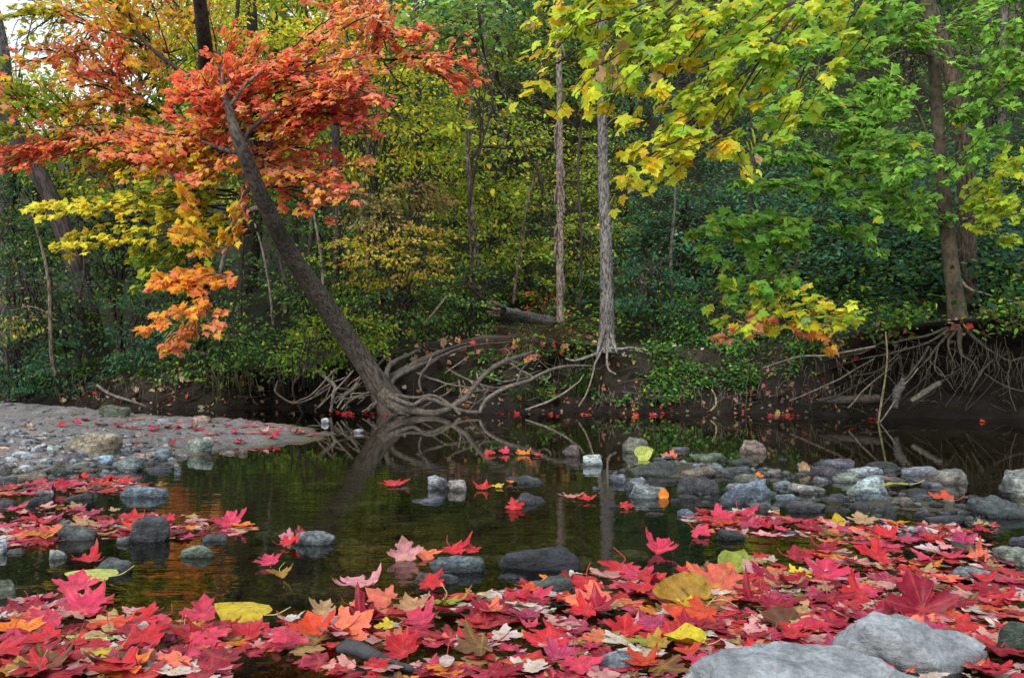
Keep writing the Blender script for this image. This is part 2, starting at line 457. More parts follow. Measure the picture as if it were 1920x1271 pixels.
def bed_z(x, y):
    x = np.asarray(x, float); y = np.asarray(y, float)
    p = np.stack([x, y, 0 * x], -1)
    n = _bedn(p)
    z = -.11 - .10 * smooth(4, 7.5, y) + .035 * n
    near = smooth(2.4, 1.2, y)
    z = z * (1 - .55 * near)
    s = inside_dist(RIFFLE, x, y); z = np.maximum(z, -.085 + .06 * smooth(-.4, .35, s) + .02 * n)
    s = inside_dist(BAR, x, y + .10 * n)
    bar = np.clip(.13 * s, -.25, .065) + .022 * n * smooth(-.1, .5, s) + .012 * _fine(p)
    return np.maximum(z, bar)

NCOL = 440
s_ = np.linspace(-1, 1, NCOL); s_ = np.sign(s_) * np.abs(s_) ** 1.25
rows, cols_ = [], []
x0 = s_ * 14
yb = bank_y(x0)
for q in np.linspace(0, 1, 190) ** 1.5:
    y = -2.5 + (yb + 2.5) * q
    z = bed_z(x0, y); z = np.minimum(z, 9) * 1.0
    z = np.where(q > .999, -.12, z)
    rows.append(np.stack([x0, y, z], 1))
    sbar = inside_dist(BAR, x0, y)
    k = smooth(-.1, .25, sbar)[:, None]
    cols_.append((1 - k) * np.array([.080, .070, .040]) + k * np.array([.185, .178, .172]))
fn = Noise(15, .5, 4)
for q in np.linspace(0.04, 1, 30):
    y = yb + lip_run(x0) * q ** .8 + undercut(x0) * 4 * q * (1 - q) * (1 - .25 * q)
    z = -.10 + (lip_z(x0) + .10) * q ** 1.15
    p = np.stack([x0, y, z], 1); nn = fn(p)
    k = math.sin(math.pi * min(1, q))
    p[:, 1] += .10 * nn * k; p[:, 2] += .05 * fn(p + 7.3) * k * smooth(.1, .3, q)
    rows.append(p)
    soil = np.array([.017, .0135, .011]) * (1 - q) + np.array([.040, .031, .023]) * q  # darker towards the foot: shade of the undercut put into the soil colour
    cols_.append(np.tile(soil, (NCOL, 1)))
mound = by_px([(-600, 0), (680, 0), (760, .8), (900, 1), (1010, .8), (1110, .4), (1180, 0), (2600, 0)])
ly = yb + lip_run(x0)
for q in np.linspace(0.0, 1, 120)[1:] ** 2:
    dy = 62 * q
    x = x0 * (1 + .06 * dy)
    y = ly + dy
    z = top_z(x0 + (x - x0) * smooth(0, 3, dy), np.maximum(y, bank_y(x) * 0 + y))
    z = top_z(x0, y) if dy < .5 else z
    rows.append(np.stack([x, y, z], 1))
    k = (mound(x0) * smooth(1.6, .5, dy))[:, None]
    cols_.append((1 - k) * np.array([.024, .024, .012]) + k * np.array([.120, .090, .070]))
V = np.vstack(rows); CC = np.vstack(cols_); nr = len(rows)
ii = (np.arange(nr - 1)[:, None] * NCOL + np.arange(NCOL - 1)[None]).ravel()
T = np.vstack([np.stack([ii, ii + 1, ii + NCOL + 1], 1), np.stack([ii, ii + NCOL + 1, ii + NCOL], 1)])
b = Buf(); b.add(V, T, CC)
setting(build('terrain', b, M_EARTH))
BANK_ROWS = (190, 219)
GRID = V.reshape(nr, NCOL, 3)

from mathutils.bvhtree import BVHTree
BVH = BVHTree.FromPolygons([tuple(v) for v in V], [tuple(t) for t in T.tolist()])
def hit(px, py, far=80):
    """the ground under a pixel"""
    o = np.array([0, 0, CAMH]); d = unit(P(px, py, 1.0) - o)
    r = BVH.ray_cast(Vector(o), Vector(d), far)
    return (np.array(r[0]), np.array(r[1])) if r[0] is not None else (None, None)
def ground_z(x, y):
    """height of the ground at x, y, from above"""
    r = BVH.ray_cast(Vector((x, y, 60)), Vector((0, 0, -1)))
    return r[0].z if r[0] is not None else 0.0

me = bpy.data.meshes.new('water')
me.from_pydata([(-16, -2.4, 0), (16, -2.4, 0), (16, 13.5, 0), (-16, 13.5, 0)], [], [(0, 1, 2, 3)]); me.materials.append(M_WATER)
setting(link('water', me))

# ------------------------------------------------------------------ trees: builders
def trunk_part(root, path, mat, col, seg=14, lump=.06, seed=0, name='trunk', n=None, wob=0.0):
    b = Buf(); c = ptube(b, path, 0, n=n or 40, seg=seg, col=col, lump=lump, seed=seed, wob=wob)
    return build(name, b, mat, root), c

def bough(root, a, z, spread, n, pal, size, seed, bark=(.05, .04, .035), w0=4, w1=1.2, tilt=38, thick=.05, tmpl=None, mat=None, sag=0.03, twigs=True, start=.12, jit=.2, name='branch', flat=.55, droop=.5, face=.0):
    """a branch from a to z ((px, py, distance) each; a may be a whole path) with a drooping sheet of leaves along it"""
    rng = np.random.default_rng(seed)
    path = [a, z] if not isinstance(a, list) else a + [z]
    pts = np.array([P(*p) for p in path])
    L = np.linalg.norm(pts[-1] - pts[0])
    if len(pts) == 2:
        mid = pts.mean(0) + np.array([0, 0, sag * L]) + rng.normal(0, .03 * L, 3)
        pts = np.vstack([pts[0], mid, pts[1]])
    axis = curve(pts, 26); dm = np.mean([p[2] for p in path])
    axis[1:-1] += rng.normal(0, .004 * L, (24, 3))
    b = Buf()
    tube(b, axis, np.linspace(w0, w1, 26) * dm / F / 2, 6, bark, .05, seed)
    sp = spread * dm / F
    ca, sa = math.cos(rad(tilt)), math.sin(rad(tilt))
    ax = unit(axis[-1] - axis[0])
    lat = np.array([0, -ca, -sa]); lat = unit(lat - ax * (lat @ ax))
    nrm = np.cross(ax, lat); nrm = nrm * np.sign(nrm[2] if abs(nrm[2]) > .15 else -nrm[1])
    # side twigs carry the leaves
    nt_ = max(4, n // 9); tw = []
    for k in range(nt_):
        t = start + (1 - start) * (k + rng.uniform(0, 1)) / nt_
        i = min(25, int(t * 25)); o = axis[i]
        sd_ = 1 if rng.random() < .5 else -1
        reach = sp * (.35 + .65 * math.sin(math.pi * min(1, max(0.08, (t - start) / (1 - start + .25) + .2)))) * rng.uniform(.45, 1.15)
        dirv = unit(lat * sd_ * 1.0 + ax * rng.uniform(.25, .9) + nrm * rng.normal(0, .12))
        e = o + dirv * reach + np.array([0, 0, -.10 * reach * droop]) + nrm * rng.normal(0, thick)
        tw.append((o, e))
        if twigs:
            m = (o + e) / 2 + np.array([0, 0, .05 * reach])
            tube(b, curve([o, m, e], 6), np.linspace(.9, .45, 6) * max(1.0, w1) * dm / F / 2, 4, bark, 0, seed + k, cap=False)
    br = build(name, b, M_BARK, root)
    pos, tip, up = [], [], []
    for k in range(n):
        if rng.random() < .12:
            t = rng.uniform(start, 1); o = axis[min(25, int(t * 25))]; e = o + lat * rng.normal(0, .1 * sp); s = 1
        else:
            o, e = tw[rng.integers(len(tw))]; s = rng.uniform(.25, 1.05)
        d = unit(e - o) if np.linalg.norm(e - o) > 1e-6 else ax
        p = o + (e - o) * s + rng.normal(0, thick * .6, 3) * np.array([1, 1, .7])
        sidev = unit(np.cross(d, nrm)) * (1 if rng.random() < .5 else -1)
        tp = d * rng.uniform(.3, 1) + sidev * rng.uniform(.1, 1) + np.array([0, 0, -droop * rng.uniform(.2, 1.2)]) + np.array([0, -.25, 0])
        pos.append(p); tip.append(tp); up.append(nrm * .8 + np.array([0, -face, .3]) + rng.normal(0, .45, 3))
    bl = Buf()
    leaves(bl, tmpl or T_MAPLE, np.array(pos), np.array(tip), np.array(up), size * rng.uniform(.62, 1.12, n), pick(PAL[pal] if isinstance(pal, str) else pal, n, rng, jit), rng)
    build('foliage', bl, mat or M_LEAF, br)
    return br

def crown_part(root, centre, radii, ncl, per, size, pal, seed, tmpl=None, name='crown', clr=.5, flat=.22, mat=None, jit=.25, shell=.45, stem_from=None, bark=(.05, .04, .035), stems=.6):
    """a crown of many small layered sprays through an egg-shaped volume, with gaps between them"""
    rng = np.random.default_rng(seed)
    radii = np.asarray(radii, float)
    d = unit(rng.normal(size=(ncl, 3))); r = rng.uniform(shell, 1.0, (ncl, 1)) ** .6
    lump_ = Noise(seed, 1.6, 2)
    r = r * (1 + .22 * lump_(d)[:, None])
    c = np.asarray(centre) + d * r * radii
    b = Buf()
    N = ncl * per
    yaw = rng.uniform(0, 6.28, ncl)
    ci = np.repeat(np.arange(ncl), per)
    a = rng.uniform(0, 6.28, N); q = clr * np.sqrt(rng.uniform(0, 1, N)) * np.repeat(rng.uniform(.55, 1.3, ncl), per)
    off = np.stack([np.cos(a) * q, np.sin(a) * q * .8, rng.normal(0, flat * clr * .35, N)], 1)
    outward = unit(off + d[ci] * .15 + 1e-6)
    slope = rng.normal(.32, .2, ncl)[ci]
    off[:, 2] += -slope * (off * unit(d[ci] * [1, 1, 0] + [0, -.6, 0])).sum(1)
    p = c[ci] + off
    nrm = np.array([0, -.35, 1]) + d[ci] * .35 + rng.normal(0, .45, (N, 3))
    tip = outward + np.array([0, -.15, -.35]) + rng.normal(0, .45, (N, 3))
    col = pick(PAL[pal] if isinstance(pal, str) else pal, N, rng, jit)
    col *= rng.lognormal(0, .22, ncl)[ci][:, None]
    leaves(b, tmpl or T_TINY, p, tip, nrm, size * rng.uniform(.6, 1.2, N), np.clip(col, .004, .9), rng)
    cr = build(name, b, mat or M_FAR, root)
    if stem_from is not None:
        sb = Buf(); s0 = np.asarray(stem_from)
        for k in range(0, ncl):
            if rng.random() < stems:
                i = rng.integers(len(s0)); o = s0[i]; m = o * .4 + c[k] * .6 + np.array([0, 0, .12]) + rng.normal(0, .08, 3)
                tube(sb, curve([o, m, c[k]], 7), np.linspace(.016, .005, 7) * (.6 + .5 * clr), 4, bark, 0, seed + k, cap=False)
        if sb.n:
            build('twigs' if False else 'twig', sb, M_BARK, cr)
    return cr

def wild_tree(name, label, px, py, d, rx, ry, pal, ncl, per, size, seed, tw=10, cat='tree', group=None, clr=.55, base_px=None, tmpl=None, lean=0, bark=(.055, .045, .038), depth=None, trunk=True):
    """a woodland tree: trunk from the ground up through a crown that the photograph shows at px, py"""
    c = P(px, py, d); R = np.array([rx * d / F, (depth or min(rx, ry) * d / F * .8), ry * d / F])
    bx = c[0] if base_px is None else (base_px - CX) / F * d
    gz = ground_z(bx, d)
    root = empty(name, (bx, d, gz))
    top = c + np.array([lean, 0, R[2] * .75])
    rng = np.random.default_rng(seed)
    path = curve([np.array([bx, d, gz - .1]), np.array([bx, d, gz]) * .6 + top * .4 + np.append(rng.normal(0, .12, 2), 0), np.array([bx, d, gz]) * .25 + top * .75 + np.append(rng.normal(0, .14, 2), 0), top], 26)
    if trunk:
        tb = Buf(); tube(tb, path, np.linspace(tw, tw * .25, 26) * d / F / 2, 9, bark, .08, seed)
        build('trunk' if cat == 'tree' else 'stem', tb, M_BARK, root)
    lo = max(4, int(26 * .25))
    crown_part(root, c, R, int(ncl * .95), int(per * 1.4), size * .72, pal, seed, tmpl, name='crown' if cat == 'tree' else 'foliage', clr=clr, stem_from=path[lo:], bark=bark)
    tag(root, label, cat, group, (px, py))
    return root

def layered(root, a, z, spread, n, pal, size, seed, layers=2, tilt=20, **kw):
    """a bough as several thin, nearly level sheets one above the other"""
    rl_ = np.random.default_rng(seed + 9000)
    for q in range(layers):
        ja, jz = rl_.normal(0, spread * .30, 2), rl_.normal(0, spread * .55, 2); dz = rl_.normal(0, .22)
        bough(root, (a[0] + ja[0] * .5, a[1] + ja[1] * .5, a[2]), (z[0] + jz[0], z[1] + jz[1], z[2] + dz), spread * rl_.uniform(.8, 1.25), max(5, int(n / layers)), pal, size, seed * 10 + q, tilt=tilt + rl_.normal(0, 6), thick=.03, **kw)

# ------------------------------------------------------------------ the leaning red maple
BROWN, GREYB = (.085, .072, .060), (.17, .15, .13)
maple = empty('leaning_maple', P(735, 772, 9.6))
tag(maple, 'leaning maple with a salmon red crown, trunk slanting up from bare roots at the waterline', 'tree', keep=True)
_, tline = trunk_part(maple, [(752, 782, 9.6, 66), (730, 754, 9.6, 58), (700, 708, 9.55, 43), (665, 655, 9.45, 39), (606, 566, 9.1, 36), (550, 485, 8.75, 34), (502, 395, 8.3, 31), (470, 320, 8.0, 27),
                              (447, 265, 7.85, 23), (430, 205, 7.9, 17), (416, 150, 8.2, 12), (410, 95, 8.5, 7)], M_LEANING, BROWN, 18, .05, 1, n=60)
# limbs that carry the boughs
def limb(root, path, seed, col=BROWN, mat=None, name='branch', wob=.03, n=26, seg=8, lump=.1):
    b = Buf(); c = ptube(b, path, 0, n=n, seg=seg, col=col, lump=lump, seed=seed, wob=wob)
    return build(name, b, mat or M_BARK, root), c
limb(maple, [(452, 288, 7.88, 11), (422, 282, 7.86, 8), (397, 272, 7.85, 6), (378, 265, 7.9, 3)], 2)
limb(maple, [(454, 272, 7.9, 9), (474, 238, 7.9, 8), (505, 215, 8.0, 6), (545, 190, 8.4, 4), (600, 170, 8.3, 2)], 3)
limb(maple, [(430, 200, 7.9, 8), (458, 165, 7.85, 6), (488, 138, 7.9, 5), (540, 118, 8.3, 3), (600, 112, 8.2, 2)], 4, GREYB)
limb(maple, [(496, 388, 8.25, 10), (470, 395, 8.4, 10), (445, 425, 8.6, 9), (425, 470, 8.5, 8), (408, 520, 8.45, 7), (385, 560, 8.4, 5), (350, 610, 8.4, 3), (315, 645, 8.4, 2)], 5, GREYB)
limb(maple, [(330, 640, 8.4, 3), (355, 655, 8.4, 3), (390, 665, 8.4, 2)], 6, GREYB)
BS = 100
red_boughs = [
    ((428, 190, 8.6), (345, 195, 8.3), 48, 150, 'red'), ((420, 150, 8.6), (395, 105, 8.3), 52, 170, 'red'), ((430, 190, 8.6), (500, 110, 8.2), 55, 230, 'red'),
    ((470, 150, 8.5), (600, 100, 8.1), 52, 240, 'red'), ((480, 230, 8.6), (640, 150, 8.2), 52, 260, 'red'), ((500, 215, 8.5), (705, 205, 8.2), 50, 290, 'darkred'),
    ((470, 260, 8.7), (660, 250, 8.4), 42, 220, 'darkred'), ((480, 330, 8.7), (640, 345, 8.3), 44, 240, 'redorange'), ((470, 300, 8.7), (590, 300, 8.3), 40, 200, 'redorange'),
    ((520, 340, 8.7), (620, 385, 8.3), 26, 80, 'red'), ((440, 270, 8.7), (330, 240, 8.4), 45, 190, 'red'), ((445, 280, 8.7), (230, 285, 8.3), 40, 220, 'red'),
    ((450, 300, 8.7), (350, 330, 8.4), 34, 110, 'orangeyellow'), ((400, 265, 8.6), (270, 235, 8.2), 36, 150, 'redorange'), ((450, 160, 8.6), (470, 80, 8.4), 40, 110, 'redorange'),
    ((420, 205, 8.6), (470, 195, 8.0), 45, 120, 'redorange'), ((560, 110, 8.3), (690, 60, 8.1), 44, 150, 'redorange'), ((480, 250, 8.6), (400, 290, 8.2), 44, 140, 'redorange'), ((460, 180, 8.5), (370, 140, 8.1), 46, 170, 'red'),
    ((520, 160, 8.4), (680, 120, 8.1), 44, 160, 'redorange'), ((500, 250, 8.6), (610, 215, 8.2), 46, 170, 'redorange'), ((430, 250, 8.6), (260, 330, 8.3), 36, 140, 'orangeyellow')]
for k, (a, z, sp, n, pal) in enumerate(red_boughs):
    a = (a[0], a[1], a[2] + .1); layered(maple, a, z, sp * 1.6, int(n * 2.3), pal, .064, BS + k, 4, 26, droop=.3, face=.5)
BRY = [((.86, .70, .06), 5), ((.66, .64, .06), 4), ((.50, .54, .05), 2)]
# the orange bough that hangs over the water and the yellow sheet to the left
for k, (a, z, sp, n, pal) in enumerate([
        ((425, 470, 8.5), (320, 430, 8.2), 30, 70, 'orangeyellow'), ((430, 450, 8.5), (440, 430, 8.1), 28, 45, 'orangeyellow'), ((415, 505, 8.45), (285, 545, 8.1), 36, 95, 'orange'),
        ((405, 520, 8.45), (440, 530, 8.2), 20, 32, 'orange'), ((395, 545, 8.4), (265, 605, 8.1), 34, 95, 'orange'), ((385, 560, 8.4), (395, 620, 8.2), 26, 55, 'redorange'),
        ((350, 610, 8.4), (300, 640, 8.2), 18, 26, 'redorange'), ((380, 400, 8.5), (345, 400, 8.2), 24, 40, 'orangeyellow'), ((345, 655, 8.4), (335, 660, 8.3), 8, 6, 'redorange')]):
    layered(maple, a, z, sp * 1.3, int(n * 2.6), pal, .070, 140 + k, 2, 32, bark=GREYB, w0=3, droop=.35, face=.6)
for k, (a, z, sp, n, pal) in enumerate([
        ((440, 385, 8.9), (85, 412, 8.4), 30, 330, BRY), ((460, 400, 8.9), (95, 462, 8.5), 26, 250, BRY), ((440, 360, 8.9), (200, 372, 8.9), 36, 240, 'yellowgreen'),
        ((470, 420, 9.0), (250, 470, 9.0), 28, 190, 'yellowgreen'), ((480, 430, 9.0), (240, 505, 9.1), 24, 120, 'yellowgreen')]):
    layered(maple, a, z, sp * 1.15, int(n * 1.9), pal, .070, 160 + k, 3, 20, droop=.25, face=.4)

# bare roots of the leaning maple
roots = [
    [(715, 735, 9.5, 26), (760, 765, 9.4, 20), (815, 776, 9.3, 15), (868, 748, 9.3, 12), (905, 708, 9.35, 11), (948, 678, 9.5, 9), (1000, 659, 9.7, 6)],
    [(898, 774, 9.25, 8), (915, 745, 9.3, 8), (955, 727, 9.4, 8), (990, 715, 9.5, 7), (1030, 692, 9.6, 6), (1080, 686, 9.8, 4), (1115, 684, 9.9, 2)],
    [(690, 730, 9.7, 22), (728, 712, 9.8, 18), (765, 690, 9.95, 15), (800, 672, 10.1, 12), (845, 652, 10.4, 8), (880, 642, 10.6, 5)],
    [(728, 745, 9.6, 14), (738, 715, 9.6, 12), (765, 700, 9.7, 10), (800, 680, 9.9, 8), (850, 655, 10.2, 7), (905, 645, 10.5, 4), (960, 640, 10.7, 3)],
    [(725, 720, 9.6, 13), (726, 692, 9.7, 12), (745, 675, 9.9, 10), (775, 662, 10.2, 8), (790, 652, 10.5, 5)],
    [(730, 742, 9.4, 13), (770, 758, 9.3, 10), (800, 748, 9.35, 8), (835, 760, 9.3, 9), (875, 770, 9.25, 8), (902, 772, 9.2, 6)],
    [(735, 740, 9.5, 9), (780, 745, 9.4, 7), (815, 742, 9.4, 6), (850, 764, 9.3, 8), (862, 776, 9.2, 7)],
    [(838, 690, 9.9, 4), (858, 703, 9.8, 5), (890, 716, 9.7, 5), (930, 727, 9.6, 4), (985, 712, 9.6, 3)],
    [(780, 698, 9.8, 4), (815, 712, 9.7, 4), (850, 722, 9.6, 4), (885, 727, 9.55, 3)],
    [(790, 735, 9.6, 6), (786, 712, 9.7, 5), (800, 690, 9.8, 5), (830, 668, 10.1, 5), (875, 655, 10.4, 3)],
    [(812, 735, 9.6, 3), (835, 722, 9.6, 3), (862, 716, 9.7, 2)],
    [(905, 700, 9.8, 3), (935, 715, 9.7, 4), (965, 712, 9.7, 4), (1000, 705, 9.8, 3)],
    [(968, 725, 9.5, 5), (975, 700, 9.6, 4), (985, 685, 9.7, 4), (1002, 672, 9.8, 2)],
    [(943, 680, 9.5, 5), (955, 662, 9.7, 4), (948, 655, 9.8, 4), (938, 655, 9.9, 2)],
    [(958, 676, 9.5, 4), (980, 683, 9.6, 3), (992, 678, 9.7, 2)],
    [(620, 772, 9.5, 6), (625, 742, 9.5, 8), (628, 725, 9.55, 8), (608, 705, 9.7, 8), (580, 688, 9.9, 6), (548, 690, 10.1, 3)],
    [(628, 726, 9.55, 5), (655, 730, 9.6, 4), (690, 722, 9.7, 4)],
    [(520, 715, 9.7, 3), (517, 735, 9.6, 4), (540, 752, 9.5, 4), (560, 755, 9.5, 4), (590, 742, 9.6, 4), (618, 726, 9.6, 3)],
    [(640, 768, 9.4, 5), (655, 752, 9.45, 5), (675, 742, 9.5, 5), (705, 732, 9.5, 6)],
    [(632, 765, 9.45, 4), (650, 740, 9.5, 4), (675, 720, 9.6, 4), (690, 700, 9.7, 3)],
    [(690, 770, 9.5, 8), (700, 760, 9.5, 12), (715, 745, 9.5, 16)], [(770, 776, 9.4, 8), (752, 772, 9.4, 14), (730, 758, 9.4, 18)],
    [(700, 712, 9.7, 8), (705, 690, 9.9, 7), (718, 676, 10.1, 6), (728, 672, 10.2, 4)],
    [(860, 745, 9.4, 3), (872, 728, 9.45, 3), (868, 712, 9.5, 2)], [(1028, 690, 9.6, 3), (1032, 704, 9.6, 4), (1022, 712, 9.6, 4), (1012, 708, 9.65, 3), (1010, 700, 9.7, 2)],
    [(805, 775, 9.3, 5), (835, 768, 9.3, 5), (850, 755, 9.4, 4), (870, 742, 9.5, 3)],
    [(880, 768, 9.3, 3), (900, 750, 9.4, 3), (922, 738, 9.5, 3)], [(790, 765, 9.4, 4), (815, 750, 9.5, 4), (840, 735, 9.6, 3), (855, 722, 9.7, 3)]]
rrt = np.random.default_rng(51)
for k, r in enumerate(roots):
    r = [(p_[0], p_[1], p_[2], p_[3] * (.85 if k > 2 else .95)) for p_ in r]
    limb(maple, r, 200 + k, tuple(np.array((.145, .126, .106)) * (rrt.uniform(.65, 1.1) if k not in (0, 2, 3, 5, 20, 21) else .72)), M_ROOT, 'root', .030, 40, 8, .20)
rr = np.random.default_rng(5)
for k in range(24):
    if k < 17:
        x0_, y0_ = rr.uniform(625, 720), rr.uniform(690, 745); x1_, y1_ = x0_ - rr.uniform(15, 75), rr.uniform(725, 772)
    else:
        x0_, y0_ = rr.uniform(760, 1000), rr.uniform(665, 735); x1_, y1_ = x0_ + rr.uniform(-50, 70), y0_ + rr.uniform(15, 45)
    d0 = rr.uniform(9.4, 9.7)
    limb(maple, [(x0_, y0_, d0 + .15, 3.5), ((x0_ + x1_) / 2 + rr.normal(0, 8), (y0_ + y1_) / 2 + rr.normal(4, 6), d0, 3), (x1_, min(775, y1_), d0 - .05, 1.6)], 240 + k, (.19, .16, .13), M_ROOT, 'root', .04, 16, 5)

# ------------------------------------------------------------------ the two pale poles and their roots
pole = empty('grey_tree', P(1138, 650, 10.15))
tag(pole, 'straight pale grey furrowed trunk at the bank edge, middle of the wood', 'tree', keep=True)
trunk_part(pole, [(1138, 662, 10.15, 34), (1138, 640, 10.15, 29), (1138, 560, 10.15, 26), (1136, 460, 10.1, 23), (1131, 320, 10.1, 20), (1129, 200, 10.1, 18), (1127, 60, 10.1, 17), (1120, -160, 10.1, 14)], M_PALE, (.20, .19, .18), 14, .05, 11, n=60)
for k, r in enumerate([[(1135, 655, 10.1, 7), (1105, 668, 10.0, 6), (1078, 676, 10.0, 5), (1060, 672, 10.1, 3)], [(1140, 652, 10.1, 6), (1165, 654, 10.0, 5), (1185, 652, 10.0, 4), (1205, 660, 9.95, 2)],
                       [(1128, 656, 10.05, 4), (1115, 684, 9.9, 4), (1112, 690, 9.9, 2)], [(1138, 660, 10.0, 5), (1140, 690, 9.9, 4), (1155, 702, 9.85, 3)]]):
    limb(pole, r, 280 + k, (.21, .19, .17), M_ROOT, 'root', .02, 20, 7)
for k, r in enumerate([[(1136, 238, 10.1, 5), (1148, 226, 10.0, 4), (1166, 216, 9.95, 2)], [(1128, 300, 10.1, 4), (1118, 292, 10.05, 3), (1110, 290, 10.0, 2)], [(1138, 430, 10.1, 5), (1150, 424, 10.05, 3)], [(1132, 545, 10.1, 5), (1122, 540, 10.05, 3)], [(1140, 600, 10.1, 8), (1150, 640, 10.05, 8), (1158, 664, 10.0, 4)], [(1136, 600, 10.1, 8), (1126, 640, 10.05, 8), (1118, 668, 10.0, 3)]]):
    limb(pole, r, 290 + k, (.22, .20, .185), M_PALE)
crown_part(pole, P(1125, -330, 10.1), (1.3, 1.3, .9), 16, 18, .11, 'yellowgreen', 12, T_MAPLE, clr=.4)
dead = empty('dead_tree', P(1048, 592, 11.6))
tag(dead, 'thin dead trunk with peeling pale bark, left of the straight grey trunk', 'tree', keep=True)
trunk_part(dead, [(1050, 605, 11.6, 16), (1050, 560, 11.6, 14), (1050, 430, 11.6, 14), (1049, 300, 11.6, 13), (1049, 180, 11.6, 12), (1047, 40, 11.6, 10), (1046, -120, 11.6, 8)], M_PALE, (.235, .20, .165), 10, .14, 21, n=70)
rr = np.random.default_rng(6)
pb_ = Buf()
for k in range(9):                                  # strips of bark hanging off
    y = rr.uniform(60, 520); sgn = rr.choice([-1, 1])
    ptube(pb_, [(1049 + 5 * sgn, y, 11.55, 4), (1049 + 8 * sgn, y + 14, 11.52, 5), (1049 + 9 * sgn, y + rr.uniform(25, 45), 11.5, 2)], 0, n=8, seg=4, col=(.22, .18, .15), seed=k)
build('bark_strip', pb_, M_PALE, dead)

# ------------------------------------------------------------------ the pair of trunks at the right, boughs of green leaves, roots over the hollow
r1 = empty('undercut_maple', P(1795, 612, 8.6))
tag(r1, 'smooth greyish trunk on exposed roots over the dark hollow, with bright green drooping boughs', 'tree', keep=True)
trunk_part(r1, [(1799, 628, 8.55, 50), (1796, 600, 8.6, 39), (1786, 520, 8.6, 29), (1775, 420, 8.6, 26), (1766, 320, 8.6, 23), (1759, 240, 8.6, 22), (1753, 150, 8.6, 22), (1745, 60, 8.6, 21), (1735, -20, 8.6, 25), (1715, -200, 8.6, 20)],
           M_SMOOTH, (.075, .062, .043), 16, .05, 31, n=60)
for k, r in enumerate([
        [(1785, 612, 8.55, 16), (1772, 632, 8.5, 10), (1756, 655, 8.35, 7), (1740, 672, 8.3, 5), (1722, 690, 8.3, 3)], [(1800, 615, 8.5, 16), (1800, 650, 8.35, 11), (1803, 668, 8.3, 8), (1822, 680, 8.25, 5), (1838, 700, 8.2, 3)],
        [(1805, 612, 8.5, 14), (1840, 645, 8.3, 7), (1868, 664, 8.2, 6), (1895, 676, 8.15, 5), (1935, 668, 8.1, 4)], [(1782, 615, 8.5, 9), (1745, 640, 8.4, 6), (1680, 660, 8.3, 5), (1620, 672, 8.4, 4), (1560, 690, 8.7, 3)],
        [(1780, 612, 8.5, 8), (1700, 640, 8.5, 6), (1640, 650, 8.7, 5), (1560, 668, 9.0, 3)], [(1742, 650, 8.4, 7), (1715, 690, 8.3, 6), (1685, 725, 8.25, 4), (1650, 765, 8.1, 3)],
        [(1700, 650, 8.4, 5), (1640, 700, 8.5, 4), (1560, 745, 8.7, 4), (1500, 760, 8.9, 2)], [(1760, 645, 8.35, 4), (1752, 690, 8.2, 4), (1775, 705, 8.2, 3), (1800, 690, 8.2, 2)],
        [(1862, 675, 8.2, 5), (1838, 700, 8.15, 5), (1820, 735, 8.1, 3)], [(1845, 700, 8.15, 4), (1880, 722, 8.1, 4), (1925, 735, 8.05, 3)], [(1895, 676, 8.15, 4), (1890, 720, 8.1, 3), (1905, 770, 8.0, 2)],
        [(1725, 735, 8.15, 4), (1750, 720, 8.15, 4), (1772, 712, 8.2, 3)], [(1790, 620, 8.5, 9), (1778, 650, 8.35, 6), (1792, 690, 8.3, 3)], [(1690, 665, 8.35, 4), (1660, 690, 8.4, 4), (1600, 705, 8.6, 3)],
        [(1740, 672, 8.3, 4), (1765, 700, 8.2, 4), (1790, 730, 8.15, 2)]]):
    limb(r1, [(p_[0], p_[1], p_[2], p_[3] * .75) for p_ in r], 300 + k, (.062, .054, .042), M_ROOT, 'root', .05, 24, 6)
rr = np.random.default_rng(9)
for k in range(16):
    x0_ = rr.uniform(1650, 1925); y0_ = rr.uniform(640, 700); x1_ = x0_ + rr.normal(-15, 38); y1_ = rr.uniform(700, 788)
    d0 = rr.uniform(8.0, 8.35)
    limb(r1, [(x0_, y0_, d0 + .1, 2.0), ((x0_ + x1_) / 2 + rr.normal(0, 16), (y0_ + y1_) / 2, d0, 1.7), (x1_, y1_, d0 - .05, 1.0)], 330 + k, (.05, .042, .034), M_ROOT, 'root', .06, 14, 5)
limb(r1, [(1750, 105, 8.6, 7), (1725, 98, 8.4, 5), (1690, 100, 8.2, 4), (1640, 125, 8.0, 3)], 370, (.12, .11, .07), M_SMOOTH)
limb(r1, [(1768, 330, 8.6, 8), (1710, 200, 8.2, 6), (1640, 215, 7.6, 5), (1590, 330, 7.2, 5), (1530, 410, 7.0, 4), (1490, 520, 6.9, 4), (1465, 590, 6.8, 2)], 371, (.13, .12, .07), M_SMOOTH)
